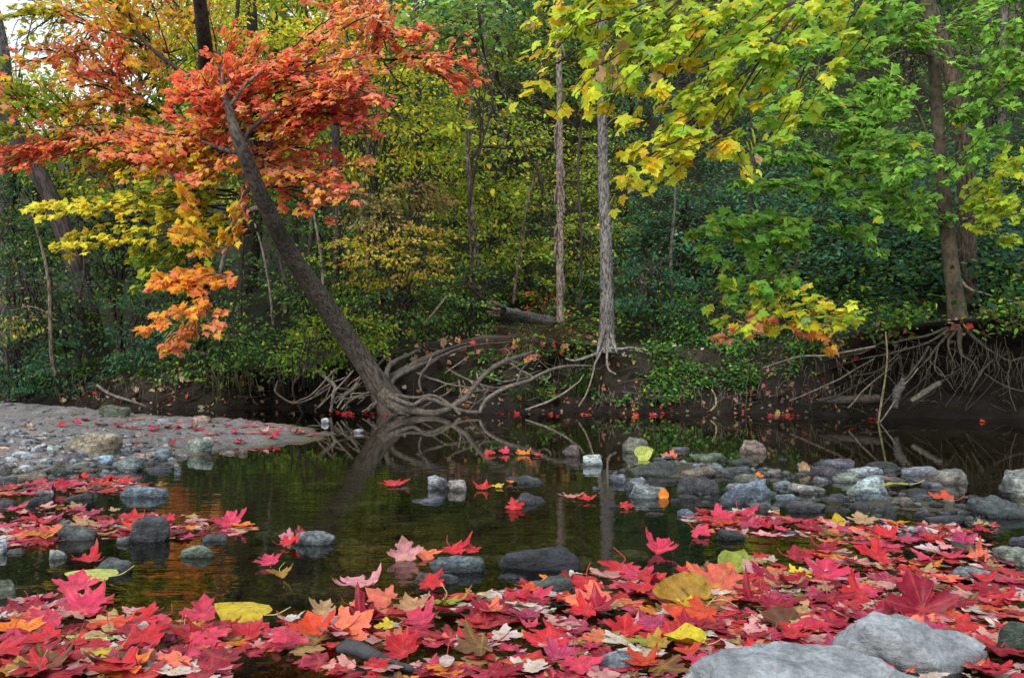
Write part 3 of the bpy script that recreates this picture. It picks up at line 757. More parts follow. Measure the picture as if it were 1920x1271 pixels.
green = [((1640, 215, 7.6), (1500, 235, 7.2), 40, 150, 'green'), ((1640, 215, 7.6), (1610, 290, 7.2), 45, 150, 'green'), ((1700, 180, 8.0), (1560, 170, 7.6), 45, 170, 'green'), ((1750, 105, 8.5), (1650, 40, 8.1), 50, 150, 'green'),
         ((1590, 330, 7.2), (1510, 290, 6.9), 30, 80, 'green'), ((1600, 300, 7.2), (1730, 240, 7.2), 36, 100, 'green'), ((1590, 330, 7.2), (1680, 290, 7.0), 34, 95, 'green'),
         ((1560, 365, 7.1), (1400, 345, 6.8), 26, 75, 'green'), ((1530, 410, 7.0), (1300, 430, 6.7), 30, 130, 'green'), ((1520, 440, 7.0), (1320, 480, 6.8), 28, 90, 'green'), ((1530, 410, 7.0), (1650, 440, 6.9), 24, 60, 'green'),
         ((1500, 500, 6.9), (1360, 540, 6.7), 28, 70, 'green'), ((1490, 520, 6.9), (1340, 590, 6.6), 30, 50, 'lime'), ((1480, 560, 6.8), (1440, 620, 6.6), 30, 30, 'limeyellow'), ((1470, 590, 6.8), (1600, 565, 6.6), 24, 38, 'limeyellow'),
         ((1480, 580, 6.8), (1620, 600, 6.6), 22, 30, 'lime'), ((1465, 600, 6.8), (1560, 650, 6.7), 16, 22, 'orange'), ((1465, 600, 6.8), (1370, 620, 6.6), 18, 26, 'redorange'),
         ((1770, 250, 8.4), (1890, 40, 8.2), 50, 160, 'green'), ((1775, 200, 8.4), (1850, 160, 8.1), 40, 90, 'green'), ((1780, 330, 8.4), (1860, 250, 8.1), 36, 80, 'green'), ((1770, 300, 8.4), (1690, 340, 8.0), 36, 90, 'green'),
         ((1640, 215, 7.6), (1420, 180, 7.2), 45, 140, 'green'), ((1560, 60, 7.8), (1400, 150, 7.4), 50, 130, 'green'), ((1700, 140, 8.2), (1480, 40, 7.8), 50, 150, 'green'), ((1740, 60, 8.6), (1600, -10, 8.2), 45, 130, 'green'),
         ((1590, 330, 7.2), (1420, 270, 7.0), 26, 80, 'green'), ((1640, 260, 7.5), (1700, 150, 7.3), 36, 90, 'green'), ((1560, 365, 7.1), (1640, 350, 6.9), 26, 60, 'green'), ((1530, 410, 7.0), (1420, 470, 6.8), 30, 80, 'green'),
         ((1780, 420, 8.6), (1660, 400, 8.2), 30, 80, 'green'), ((1760, 60, 8.6), (1920, 10, 8.3), 50, 140, 'green'), ((1775, 120, 8.6), (1915, 110, 8.3), 36, 100, 'green'),
         ((1790, 390, 8.6), (1915, 330, 8.2), 40, 130, 'lime'), ((1800, 420, 8.6), (1900, 400, 8.3), 30, 80, 'lime'), ((1700, 330, 8.0), (1620, 380, 7.6), 34, 90, 'green'), ((1690, 360, 8.0), (1720, 420, 7.8), 26, 50, 'green')]
for k, (a, z, sp, n, pal) in enumerate(green):
    layered(r1, a, z, sp * 1.4, int(n * 2.2), pal, .073, 400 + k, 3, 22, bark=(.10, .09, .06), w0=3, w1=1.0, droop=.35, face=.4)

r2 = empty('brown_tree', P(1812, 560, 9.9))
tag(r2, 'thick brown trunk behind the smooth trunk at the right, leaning left at its top', 'tree', keep=True)
trunk_part(r2, [(1816, 575, 9.9, 40), (1815, 520, 9.9, 35), (1813, 420, 9.9, 32), (1808, 300, 9.9, 29), (1797, 210, 9.9, 27), (1780, 130, 9.9, 27), (1755, 50, 9.9, 28), (1728, -30, 9.9, 28), (1690, -180, 9.9, 22)], M_BARK, (.095, .07, .048), 14, .07, 41, n=60)
crown_part(r2, P(1700, -280, 9.9), (1.6, 1.4, 1.0), 22, 18, .12, 'green', 42, T_MAPLE, clr=.45)

# ------------------------------------------------------------------ the yellow-green maple whose boughs hang in from above
over = empty('overhanging_maple', (4.6, 5.2, ground_z(4.6, 5.2)))
tag(over, 'yellow-green maple boughs with large leaves hanging down from above over the stream', 'tree', keep=True)
tp_ = Buf(); tube(tp_, curve([(4.6, 5.2, -.3), (4.5, 5.3, 1.5), (4.0, 5.4, 3.2), (3.0, 5.5, 4.3)], 30), np.linspace(.16, .09, 30), 12, BROWN, .06, 51); build('trunk', tp_, M_SMOOTH, over)
for k, pth in enumerate([[(2060, -420, 5.6, 50), (1760, -300, 5.5, 30), (1500, -160, 5.4, 18), (1330, -40, 5.3, 8), (1230, 40, 5.2, 4)], [(1800, -320, 5.5, 22), (1640, -150, 5.5, 14), (1520, -10, 5.4, 7), (1420, 120, 5.3, 5), (1340, 260, 5.2, 3)],
                         [(1600, -220, 5.5, 14), (1320, -160, 5.3, 9), (1150, -60, 5.1, 6), (1060, 60, 5.0, 3)]]):
    limb(over, pth, 500 + k, (.075, .06, .05), M_BARK, 'branch', .01, 30)
lime = [((1290, -30, 5.2), (1010, 50, 4.9), 60, 60, 'limeyellow'), ((1300, -20, 5.2), (1080, 130, 4.9), 70, 95, 'lime'), ((1150, -60, 5.1), (1000, 90, 4.8), 45, 40, 'lime'), ((1080, 60, 5.0), (980, 215, 4.8), 22, 12, 'limeyellow'), ((1120, 100, 5.0), (1030, 200, 4.8), 30, 24, 'limeyellow'),
        ((1290, 10, 5.2), (1120, 180, 4.9), 55, 80, 'lime'), ((1330, 0, 5.2), (1180, 210, 5.0), 50, 70, 'limeyellow'), ((1420, -20, 5.3), (1230, 130, 5.0), 70, 110, 'lime'), ((1440, 40, 5.3), (1290, 240, 5.0), 60, 100, 'lime'),
        ((1400, 130, 5.2), (1190, 285, 5.0), 42, 70, 'limeyellow'), ((1340, 240, 5.2), (1165, 350, 5.0), 28, 34, 'limeyellow'), ((1380, 220, 5.2), (1260, 310, 5.0), 34, 48, 'limeyellow'), ((1500, -30, 5.4), (1350, 120, 5.1), 70, 120, 'lime'),
        ((1470, 80, 5.3), (1370, 290, 5.1), 42, 70, 'lime'), ((1600, -40, 5.5), (1470, 130, 5.2), 70, 120, 'lime'), ((1520, 100, 5.4), (1430, 270, 5.2), 34, 50, 'lime'), ((1620, 0, 5.6), (1560, 150, 5.3), 50, 65, 'lime'), ((1230, -60, 5.2), (1130, 60, 4.9), 60, 80, 'lime'),
        ((1100, -60, 5.1), (1050, 30, 4.9), 50, 50, 'limeyellow'), ((1380, 280, 5.2), (1380, 330, 5.1), 16, 12, 'limeyellow'), ((1140, 90, 4.9), (1150, 130, 4.7), 16, 10, [((.45, .30, .15), 1), ((.30, .20, .12), 1)]),
        ((1700, -40, 5.8), (1640, 80, 5.5), 50, 60, 'green'), ((1220, 90, 5.1), (1160, 250, 4.9), 26, 22, 'limeyellow')]
rv = np.random.default_rng(540)
for k, (a, z, sp, n, pal) in enumerate(lime):
    for q in range(3):                      # each bough as two thin sheets, one a little behind the other
        ja, jz = rv.normal(0, 22, 2), rv.normal(0, 22, 2)
        a2 = (a[0] + ja[0], a[1] + ja[1], a[2] + .25 * q); z2 = (z[0] + jz[0] * 1.3, z[1] + jz[1] * 1.3, z[2] + .25 * q)
        bough(over, a2, z2, sp * .85, max(6, int(n * .62)), pal, .078, 5200 + 3 * k + q, (.07, .055, .045), w0=4, w1=1.4, tilt=30, thick=.035, jit=.16, droop=.4, face=.35)

# ------------------------------------------------------------------ trees at the left
lt = empty('rough_barked_tree', P(182, 692, 12.3))
tag(lt, 'thick rough-barked trunk leaning left, rising from the low bank behind the sand bar', 'tree', keep=True)
trunk_part(lt, [(200, 730, 12.3, 50), (186, 680, 12.3, 42), (165, 580, 12.3, 36), (140, 490, 12.3, 33), (115, 420, 12.3, 33), (88, 355, 12.3, 33), (55, 300, 12.3, 32), (22, 235, 12.3, 30), (-40, 120, 12.3, 28), (-120, -40, 12.3, 24)], M_LEFTLEAN, (.062, .053, .047), 14, .10, 61, n=60)
crown_part(lt, P(-160, -100, 11.2), (1.4, 1.2, 1.2), 20, 16, .12, 'orangeyellow', 62, T_MAPLE, clr=.45)
gt = empty('grey_barked_tree', P(-20, 660, 12.2))
tag(gt, 'light grey trunk cut by the frame edge beneath the bright sky gap', 'tree', keep=True)
trunk_part(gt, [(10, 700, 13.4, 40), (8, 500, 13.4, 36), (12, 330, 13.4, 32), (10, 180, 13.4, 30), (0, 80, 13.4, 27), (-25, -30, 13.4, 24)], M_PALE, (.13, .127, .124), 12, .06, 63, n=50)
crown_part(gt, P(-80, -160, 12.2), (1.2, 1.2, .9), 14, 16, .12, 'yellow', 64, T_MAPLE, clr=.45)
sap = empty('bare_sapling', P(98, 705, 11.0))
tag(sap, 'slim brown bare sapling stem in front of the dark bushes behind the sand bar', 'sapling', keep=True)
trunk_part(sap, [(104, 706, 11.0, 9), (96, 660, 11.0, 7), (94, 590, 11.0, 7), (92, 530, 11.0, 7), (80, 470, 11.0, 6), (68, 425, 11.0, 5), (55, 380, 11.0, 3)], M_BARK, (.17, .13, .10), 7, .05, 65, name='stem', n=30)
limb(sap, [(94, 590, 11.0, 3), (60, 575, 10.9, 2), (20, 582, 10.8, 1.5)], 66, (.2, .17, .14))

om = empty('orange_maple', P(330, 640, 12.6))
tag(om, 'big orange and yellow maple with long dark limbs arching to the upper left', 'tree', keep=True)
trunk_part(om, [(372, 660, 12.6, 30), (376, 450, 12.3, 26), (374, 250, 11.0, 26), (386, 130, 9.4, 28), (380, 50, 8.8, 27), (366, -60, 8.4, 24)], M_BARK, (.045, .036, .032), 12, .06, 71, n=40)
for k, r in enumerate([[(374, 245, 10.9, 9), (330, 225, 11.6, 7), (285, 205, 11.0, 6), (235, 180, 10.7, 5), (180, 160, 10.5, 4), (145, 162, 10.4, 3)], [(384, 150, 9.7, 10), (330, 128, 10.2, 8), (275, 85, 10.4, 7), (235, 35, 10.8, 6), (200, -10, 10.6, 4)],
                       [(330, 130, 11.6, 5), (255, 80, 10.9, 4), (180, 55, 10.5, 4), (110, 25, 10.3, 3), (40, -10, 10.2, 2)], [(374, 300, 11.4, 7), (300, 265, 11.2, 5), (215, 250, 10.6, 4), (150, 230, 10.4, 3), (110, 205, 10.3, 2)],
                       [(330, 215, 11.6, 4), (290, 150, 11.2, 3), (235, 120, 10.8, 2)], [(215, 250, 10.6, 3), (150, 258, 10.3, 3), (100, 262, 10.2, 2)], [(235, 40, 10.8, 4), (215, 5, 10.6, 3), (212, -30, 10.5, 2)]]):
    limb(om, r, 720 + k, (.05, .04, .036))
oms = [((330, 128, 11.6), (220, 30, 10.6), 70, 260, 'orangeyellow'), ((275, 85, 11.0), (60, 30, 10.3), 60, 260, 'orangeyellow'), ((285, 205, 11.0), (130, 130, 10.4), 48, 230, 'redorange'), ((235, 180, 10.7), (60, 210, 10.3), 52, 260, 'orangeyellow'),
       ((300, 265, 11.2), (100, 250, 10.3), 42, 240, 'redorange'), ((215, 250, 10.6), (40, 290, 10.2), 44, 230, 'red'), ((150, 250, 10.4), (0, 320, 10.0), 34, 150, 'red'), ((300, 240, 11.2), (190, 320, 10.5), 46, 200, 'yellow'),
       ((330, 215, 11.6), (240, 130, 10.9), 52, 190, 'yellow'), ((370, 90, 12.3), (330, 20, 11.6), 80, 260, 'orangeyellow'), ((372, 60, 12.3), (270, -10, 11.4), 70, 220, 'orangeyellow'), ((180, 55, 10.5), (120, 95, 10.2), 34, 110, 'redorange'),
       ((240, 150, 10.7), (190, 100, 10.3), 36, 130, 'red'), ((250, 245, 10.8), (270, 300, 10.4), 40, 160, 'red'), ((130, 25, 10.3), (40, 20, 10.0), 40, 110, 'yellow'), ((60, 240, 10.3), (-20, 215, 10.0), 50, 130, 'yellowgreen'), ((60, 200, 10.3), (-10, 160, 10.0), 36, 60, 'redorange'),
       ((300, 280, 11.2), (170, 350, 10.6), 34, 120, 'redorange'), ((120, 215, 10.3), (40, 180, 10.0), 34, 90, [(GRN, 3), (YGR, 3)]), ((340, 260, 11.6), (300, 320, 11.2), 50, 150, 'yellowgreen'), ((110, 25, 10.3), (30, 70, 10.0), 30, 50, 'yellow'), ((130, 110, 10.3), (50, 110, 10.1), 26, 60, 'redorange'), ((330, 100, 11.4), (150, 190, 10.6), 44, 150, 'redorange'),
       ((300, 200, 11.2), (160, 280, 10.5), 40, 140, 'orangeyellow'), ((250, 60, 10.9), (170, 20, 10.5), 50, 140, 'orangeyellow')]
for k, (a, z, sp, n, pal) in enumerate(oms):
    layered(om, a, z, sp * 1.5, int(n * 2.3), pal, .068, 740 + k, 4, 26, bark=(.05, .04, .036), w0=3, droop=.3, face=.6)

rm = empty('scarlet_maple', P(700, 560, 12.8))
tag(rm, 'scarlet-topped maple with thin dark limbs, crown just right of the leaning trunk', 'tree', keep=True)
trunk_part(rm, [(633, 590, 12.8, 20), (632, 450, 12.8, 17), (630, 280, 12.8, 15), (626, 120, 12.8, 13), (622, -60, 12.8, 11)], M_BARK, (.05, .04, .036), 10, .06, 81, n=40)
for k, r in enumerate([[(628, 150, 12.8, 8), (680, 118, 11.5, 6), (705, 90, 10.8, 5), (712, 55, 10.6, 4), (690, 10, 10.4, 3)], [(680, 120, 11.5, 5), (740, 112, 10.8, 4), (800, 105, 10.3, 3)], [(640, 60, 12.6, 6), (700, 160, 11.8, 4), (750, 230, 11.4, 3)],
                       [(700, 85, 10.8, 3), (735, 140, 10.8, 3), (765, 165, 10.8, 2)]]):
    limb(rm, r, 820 + k, (.05, .042, .038))
rms = [((690, 110, 11.3), (600, 40, 10.6), 60, 220, 'orangeyellow'), ((705, 90, 10.8), (740, 20, 10.4), 46, 190, 'red'), ((690, 20, 10.5), (620, -20, 10.2), 50, 170, 'red'), ((720, 70, 10.6), (790, 60, 10.2), 36, 130, 'red'), ((740, 112, 10.8), (820, 90, 10.2), 30, 100, 'redorange'),
       ((790, 105, 10.4), (895, 130, 10.0), 32, 120, 'red'), ((800, 120, 10.4), (870, 155, 10.0), 20, 60, 'red'), ((840, 100, 10.3), (885, 85, 10.0), 12, 14, 'red'), ((710, 40, 10.6), (660, 90, 10.3), 44, 120, 'redorange')]
for k, (a, z, sp, n, pal) in enumerate(rms):
    layered(rm, a, z, sp * 1.45, int(n * 2.4), pal, .066, 840 + k, 4, 26, bark=(.05, .042, .038), w0=3, droop=.3, face=.6)

# ------------------------------------------------------------------ trees and bushes of the wood behind
WG, SG = 'trees of the wood behind the stream', 'bushes under the wood'
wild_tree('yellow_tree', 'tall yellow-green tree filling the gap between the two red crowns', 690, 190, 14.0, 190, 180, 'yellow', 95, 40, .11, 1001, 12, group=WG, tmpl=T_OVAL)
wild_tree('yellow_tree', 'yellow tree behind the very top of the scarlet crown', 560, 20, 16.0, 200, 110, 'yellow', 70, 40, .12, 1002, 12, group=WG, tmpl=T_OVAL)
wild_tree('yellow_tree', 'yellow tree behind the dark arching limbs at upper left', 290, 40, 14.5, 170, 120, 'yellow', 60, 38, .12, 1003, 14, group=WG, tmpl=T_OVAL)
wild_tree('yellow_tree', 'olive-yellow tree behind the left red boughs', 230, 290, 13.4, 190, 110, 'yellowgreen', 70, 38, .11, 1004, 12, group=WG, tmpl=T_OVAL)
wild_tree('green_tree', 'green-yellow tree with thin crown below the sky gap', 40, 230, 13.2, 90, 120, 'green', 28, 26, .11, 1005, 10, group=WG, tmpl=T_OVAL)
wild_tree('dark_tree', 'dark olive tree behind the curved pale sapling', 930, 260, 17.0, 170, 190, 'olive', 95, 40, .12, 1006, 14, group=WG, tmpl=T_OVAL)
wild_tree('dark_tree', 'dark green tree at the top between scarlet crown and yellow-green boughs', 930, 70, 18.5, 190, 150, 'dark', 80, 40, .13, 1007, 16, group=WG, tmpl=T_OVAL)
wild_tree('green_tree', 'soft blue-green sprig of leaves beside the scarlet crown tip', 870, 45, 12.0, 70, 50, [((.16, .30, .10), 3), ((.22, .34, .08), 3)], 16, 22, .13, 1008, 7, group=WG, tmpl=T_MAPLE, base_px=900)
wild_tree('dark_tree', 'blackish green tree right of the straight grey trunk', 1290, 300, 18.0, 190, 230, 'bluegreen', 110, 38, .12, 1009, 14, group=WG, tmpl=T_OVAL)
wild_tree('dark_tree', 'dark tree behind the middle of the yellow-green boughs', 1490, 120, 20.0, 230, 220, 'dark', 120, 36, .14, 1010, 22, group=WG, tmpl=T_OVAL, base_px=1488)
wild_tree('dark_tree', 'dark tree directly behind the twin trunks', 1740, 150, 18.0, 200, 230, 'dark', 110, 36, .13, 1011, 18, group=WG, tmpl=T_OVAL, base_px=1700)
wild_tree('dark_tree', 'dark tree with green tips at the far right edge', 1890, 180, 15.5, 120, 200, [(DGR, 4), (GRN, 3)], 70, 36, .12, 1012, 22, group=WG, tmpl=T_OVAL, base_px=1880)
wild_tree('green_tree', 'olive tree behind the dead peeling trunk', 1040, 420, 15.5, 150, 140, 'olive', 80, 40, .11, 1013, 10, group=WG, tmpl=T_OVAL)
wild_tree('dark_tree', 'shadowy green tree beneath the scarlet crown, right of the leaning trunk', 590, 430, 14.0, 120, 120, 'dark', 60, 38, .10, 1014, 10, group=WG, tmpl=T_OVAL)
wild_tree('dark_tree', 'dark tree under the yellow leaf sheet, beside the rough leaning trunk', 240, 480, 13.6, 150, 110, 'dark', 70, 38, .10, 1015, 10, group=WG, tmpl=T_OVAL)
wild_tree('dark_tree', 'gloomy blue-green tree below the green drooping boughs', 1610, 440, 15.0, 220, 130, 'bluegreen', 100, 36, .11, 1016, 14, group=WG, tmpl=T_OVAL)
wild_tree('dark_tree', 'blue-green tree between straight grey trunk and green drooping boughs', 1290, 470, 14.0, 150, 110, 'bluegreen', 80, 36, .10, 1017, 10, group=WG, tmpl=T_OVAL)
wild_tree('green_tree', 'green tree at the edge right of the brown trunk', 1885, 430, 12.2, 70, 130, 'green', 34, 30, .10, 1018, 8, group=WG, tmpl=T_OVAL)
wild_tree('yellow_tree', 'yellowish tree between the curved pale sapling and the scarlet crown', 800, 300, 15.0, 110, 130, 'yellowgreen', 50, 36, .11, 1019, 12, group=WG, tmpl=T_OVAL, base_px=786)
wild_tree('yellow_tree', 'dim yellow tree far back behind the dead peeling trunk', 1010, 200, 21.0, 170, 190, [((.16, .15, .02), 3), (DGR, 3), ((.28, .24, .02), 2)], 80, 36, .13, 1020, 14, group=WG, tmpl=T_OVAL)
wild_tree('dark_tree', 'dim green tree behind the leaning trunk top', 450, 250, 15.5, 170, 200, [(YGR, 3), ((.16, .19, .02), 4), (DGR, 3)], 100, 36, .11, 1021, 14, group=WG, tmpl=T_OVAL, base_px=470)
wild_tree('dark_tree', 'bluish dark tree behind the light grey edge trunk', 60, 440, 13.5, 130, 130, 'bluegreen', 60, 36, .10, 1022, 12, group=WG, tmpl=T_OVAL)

def bare(name, label, path, col, mat, seed, cat='tree', crown=None):
    root = empty(name, P(*path[0][:3])); tag(root, label, cat, 'slim trunks in the wood', keep=True)
    trunk_part(root, path, mat, col, 9, .06, seed, n=34)
    if crown:
        crown_part(root, P(*crown[0]), crown[1], crown[2], 18, .11, crown[3], seed + 1, T_OVAL, clr=.4)
    return root
cs = bare('slender_tree', 'curved pale sapling with a dark fork below the scarlet leaves', [(893, 560, 12.4, 13), (892, 460, 12.4, 11), (884, 380, 12.4, 10), (877, 290, 12.4, 10), (879, 235, 12.4, 10), (887, 180, 12.4, 9), (886, 110, 12.4, 8), (905, 40, 12.4, 7), (906, -60, 12.4, 6)], (.17, .145, .115), M_PALE, 1101,
          crown=((880, 240, 12.3), (.75, .5, 1.0), 16, 'yellowgreen'))
limb(cs, [(884, 300, 12.4, 8), (893, 285, 12.4, 7), (905, 275, 12.4, 6), (950, 278, 12.5, 4), (1000, 272, 12.6, 3)], 1103, (.06, .05, .04))
bare('slender_tree', 'dark slim trunk left of the curved pale sapling', [(786, 560, 14.6, 16), (785, 400, 14.6, 14), (784, 200, 14.6, 12), (782, 60, 14.6, 11), (780, -80, 14.6, 9)], (.06, .05, .045), M_BARK, 1104)
bare('slender_tree', 'dark slim trunk passing behind the scarlet crown top', [(470, 560, 15.2, 26), (472, 300, 15.2, 24), (474, 90, 15.2, 22), (468, -80, 15.2, 18)], (.04, .032, .03), M_BARK, 1105)
bare('slender_tree', 'thin dark stem between leaning trunk and scarlet crown', [(575, 560, 13.6, 10), (580, 480, 13.6, 9), (585, 400, 13.6, 8), (588, 320, 13.6, 7)], (.12, .10, .08), M_BARK, 1106)
bare('slender_tree', 'thin grey stem rising under the leaning trunk', [(512, 610, 10.6, 5), (505, 540, 10.6, 4), (492, 470, 10.6, 4), (478, 420, 10.6, 3)], (.20, .18, .15), M_BARK, 1107)
bare('slender_tree', 'murky grey trunk behind the lower green boughs', [(1488, 600, 16.5, 20), (1487, 420, 16.5, 18), (1490, 250, 16.5, 17), (1485, 60, 16.5, 15), (1482, -60, 16.5, 14)], (.10, .085, .075), M_BARK, 1108)
bare('slender_tree', 'grey trunk at the right edge of the wood', [(1876, 580, 15.0, 18), (1875, 400, 15.0, 16), (1878, 200, 15.0, 15), (1882, 60, 15.0, 14), (1885, -60, 15.0, 12)], (.13, .115, .10), M_BARK, 1109)
bare('slender_tree', 'dim thick trunk far back beyond the twin trunks', [(1905, 560, 21.0, 24), (1904, 300, 21.0, 22), (1900, 60, 21.0, 20), (1898, -60, 21.0, 18)], (.10, .085, .075), M_BARK, 1110)
bare('slender_tree', 'dim trunk far back left of the smooth trunk', [(1832, 540, 22.0, 20), (1830, 300, 22.0, 18), (1826, 60, 22.0, 16), (1822, -60, 22.0, 14)], (.09, .078, .07), M_BARK, 1111)
bare('slender_tree', 'faint trunk behind the curved pale sapling', [(912, 560, 17.5, 12), (910, 300, 17.5, 11), (908, 60, 17.5, 10), (906, -60, 17.5, 9)], (.07, .06, .05), M_BARK, 1112)
bare('slender_tree', 'dark stem climbing through the yellow leaves at top', [(428, 300, 14.8, 10), (432, 120, 14.8, 9), (444, 30, 14.8, 8), (450, -60, 14.8, 7)], (.045, .036, .03), M_BARK, 1113)
bare('slender_tree', 'crooked dark stem beside the straight dead trunk', [(1040, 560, 14.2, 10), (1034, 440, 14.2, 9), (1022, 380, 14.2, 8), (1008, 320, 14.2, 7), (985, 290, 14.2, 5), (975, 260, 14.2, 3)], (.055, .045, .038), M_BARK, 1114)
bare('slender_tree', 'short broken stump in the blue-green bushes', [(1208, 580, 12.6, 16), (1206, 540, 12.6, 14), (1200, 510, 12.6, 10), (1197, 495, 12.6, 5)], (.16, .12, .10), M_BARK, 1115)
bare('slender_tree', 'thin leaning dark stem crossing under the leaning trunk', [(600, 610, 11.2, 7), (570, 570, 11.2, 8), (540, 535, 11.2, 8), (528, 500, 11.2, 7), (520, 440, 11.2, 6)], (.05, .04, .035), M_BARK, 1116)
bare('slender_tree', 'thin stem at far right beyond the brown trunk', [(1862, 560, 11.2, 6), (1866, 500, 11.2, 5), (1872, 420, 11.2, 5), (1874, 330, 11.2, 3)], (.20, .17, .13), M_BARK, 1117)
for lab, pth, col in [
        ('thin pale stem between the yellow-pink bush and the leaning trunk', [(604, 600, 11.6, 6), (606, 540, 11.6, 6), (600, 470, 11.6, 5), (588, 400, 11.6, 4)], (.19, .165, .13)),
        ('crooked grey stem behind the top of the yellow-pink bush', [(690, 600, 13.2, 8), (688, 480, 13.2, 7), (676, 380, 13.2, 6), (690, 280, 13.2, 5), (684, 180, 13.2, 4)], (.13, .11, .09)),
        ('fine leaning stem above the hollow log', [(962, 570, 12.2, 6), (975, 470, 12.2, 5), (990, 380, 12.2, 4), (1012, 300, 12.2, 3)], (.12, .10, .08)),
        ('fine dark stem just right of the dead peeling trunk', [(1086, 590, 12.6, 6), (1090, 450, 12.6, 5), (1084, 320, 12.6, 5), (1092, 200, 12.6, 4)], (.07, .058, .048)),
        ('slim grey stem in the blue-green bushes right of the grey trunk', [(1262, 600, 12.4, 7), (1258, 480, 12.4, 6), (1266, 360, 12.4, 5), (1256, 230, 12.4, 4)], (.12, .105, .09)),
        ('dark forked-looking stem behind the middle green boughs', [(1402, 600, 12.8, 9), (1398, 470, 12.8, 8), (1412, 330, 12.8, 7), (1406, 180, 12.8, 6)], (.05, .042, .036)),
        ('slim stem left of the smooth trunk among blue-green leaves', [(1622, 590, 12.0, 8), (1626, 460, 12.0, 7), (1618, 330, 12.0, 6), (1630, 200, 12.0, 5)], (.11, .09, .07)),
        ('slim dark stem near the bare sapling', [(150, 690, 11.9, 6), (146, 590, 11.9, 5), (158, 500, 11.9, 5), (150, 420, 11.9, 4)], (.07, .06, .05)),
        ('slim dark stem below the yellow leaf sheets', [(290, 640, 12.1, 7), (286, 540, 12.1, 6), (296, 440, 12.1, 5)], (.06, .05, .042))]:
    bare('slender_tree', lab, pth, col, M_BARK, 1130 + int(pth[0][0]))
bare('slender_tree', 'slim brown stem left of the dark slim trunk', [(737, 560, 15.5, 10), (735, 330, 15.5, 9), (734, 120, 15.5, 8), (730, -60, 15.5, 7)], (.07, .058, .05), M_BARK, 1118)
bare('slender_tree', 'slim stem just right of the hanging orange bough', [(449, 600, 12.2, 9), (452, 500, 12.2, 9), (458, 400, 12.2, 8), (470, 320, 12.2, 6)], (.06, .05, .04), M_BARK, 1119)

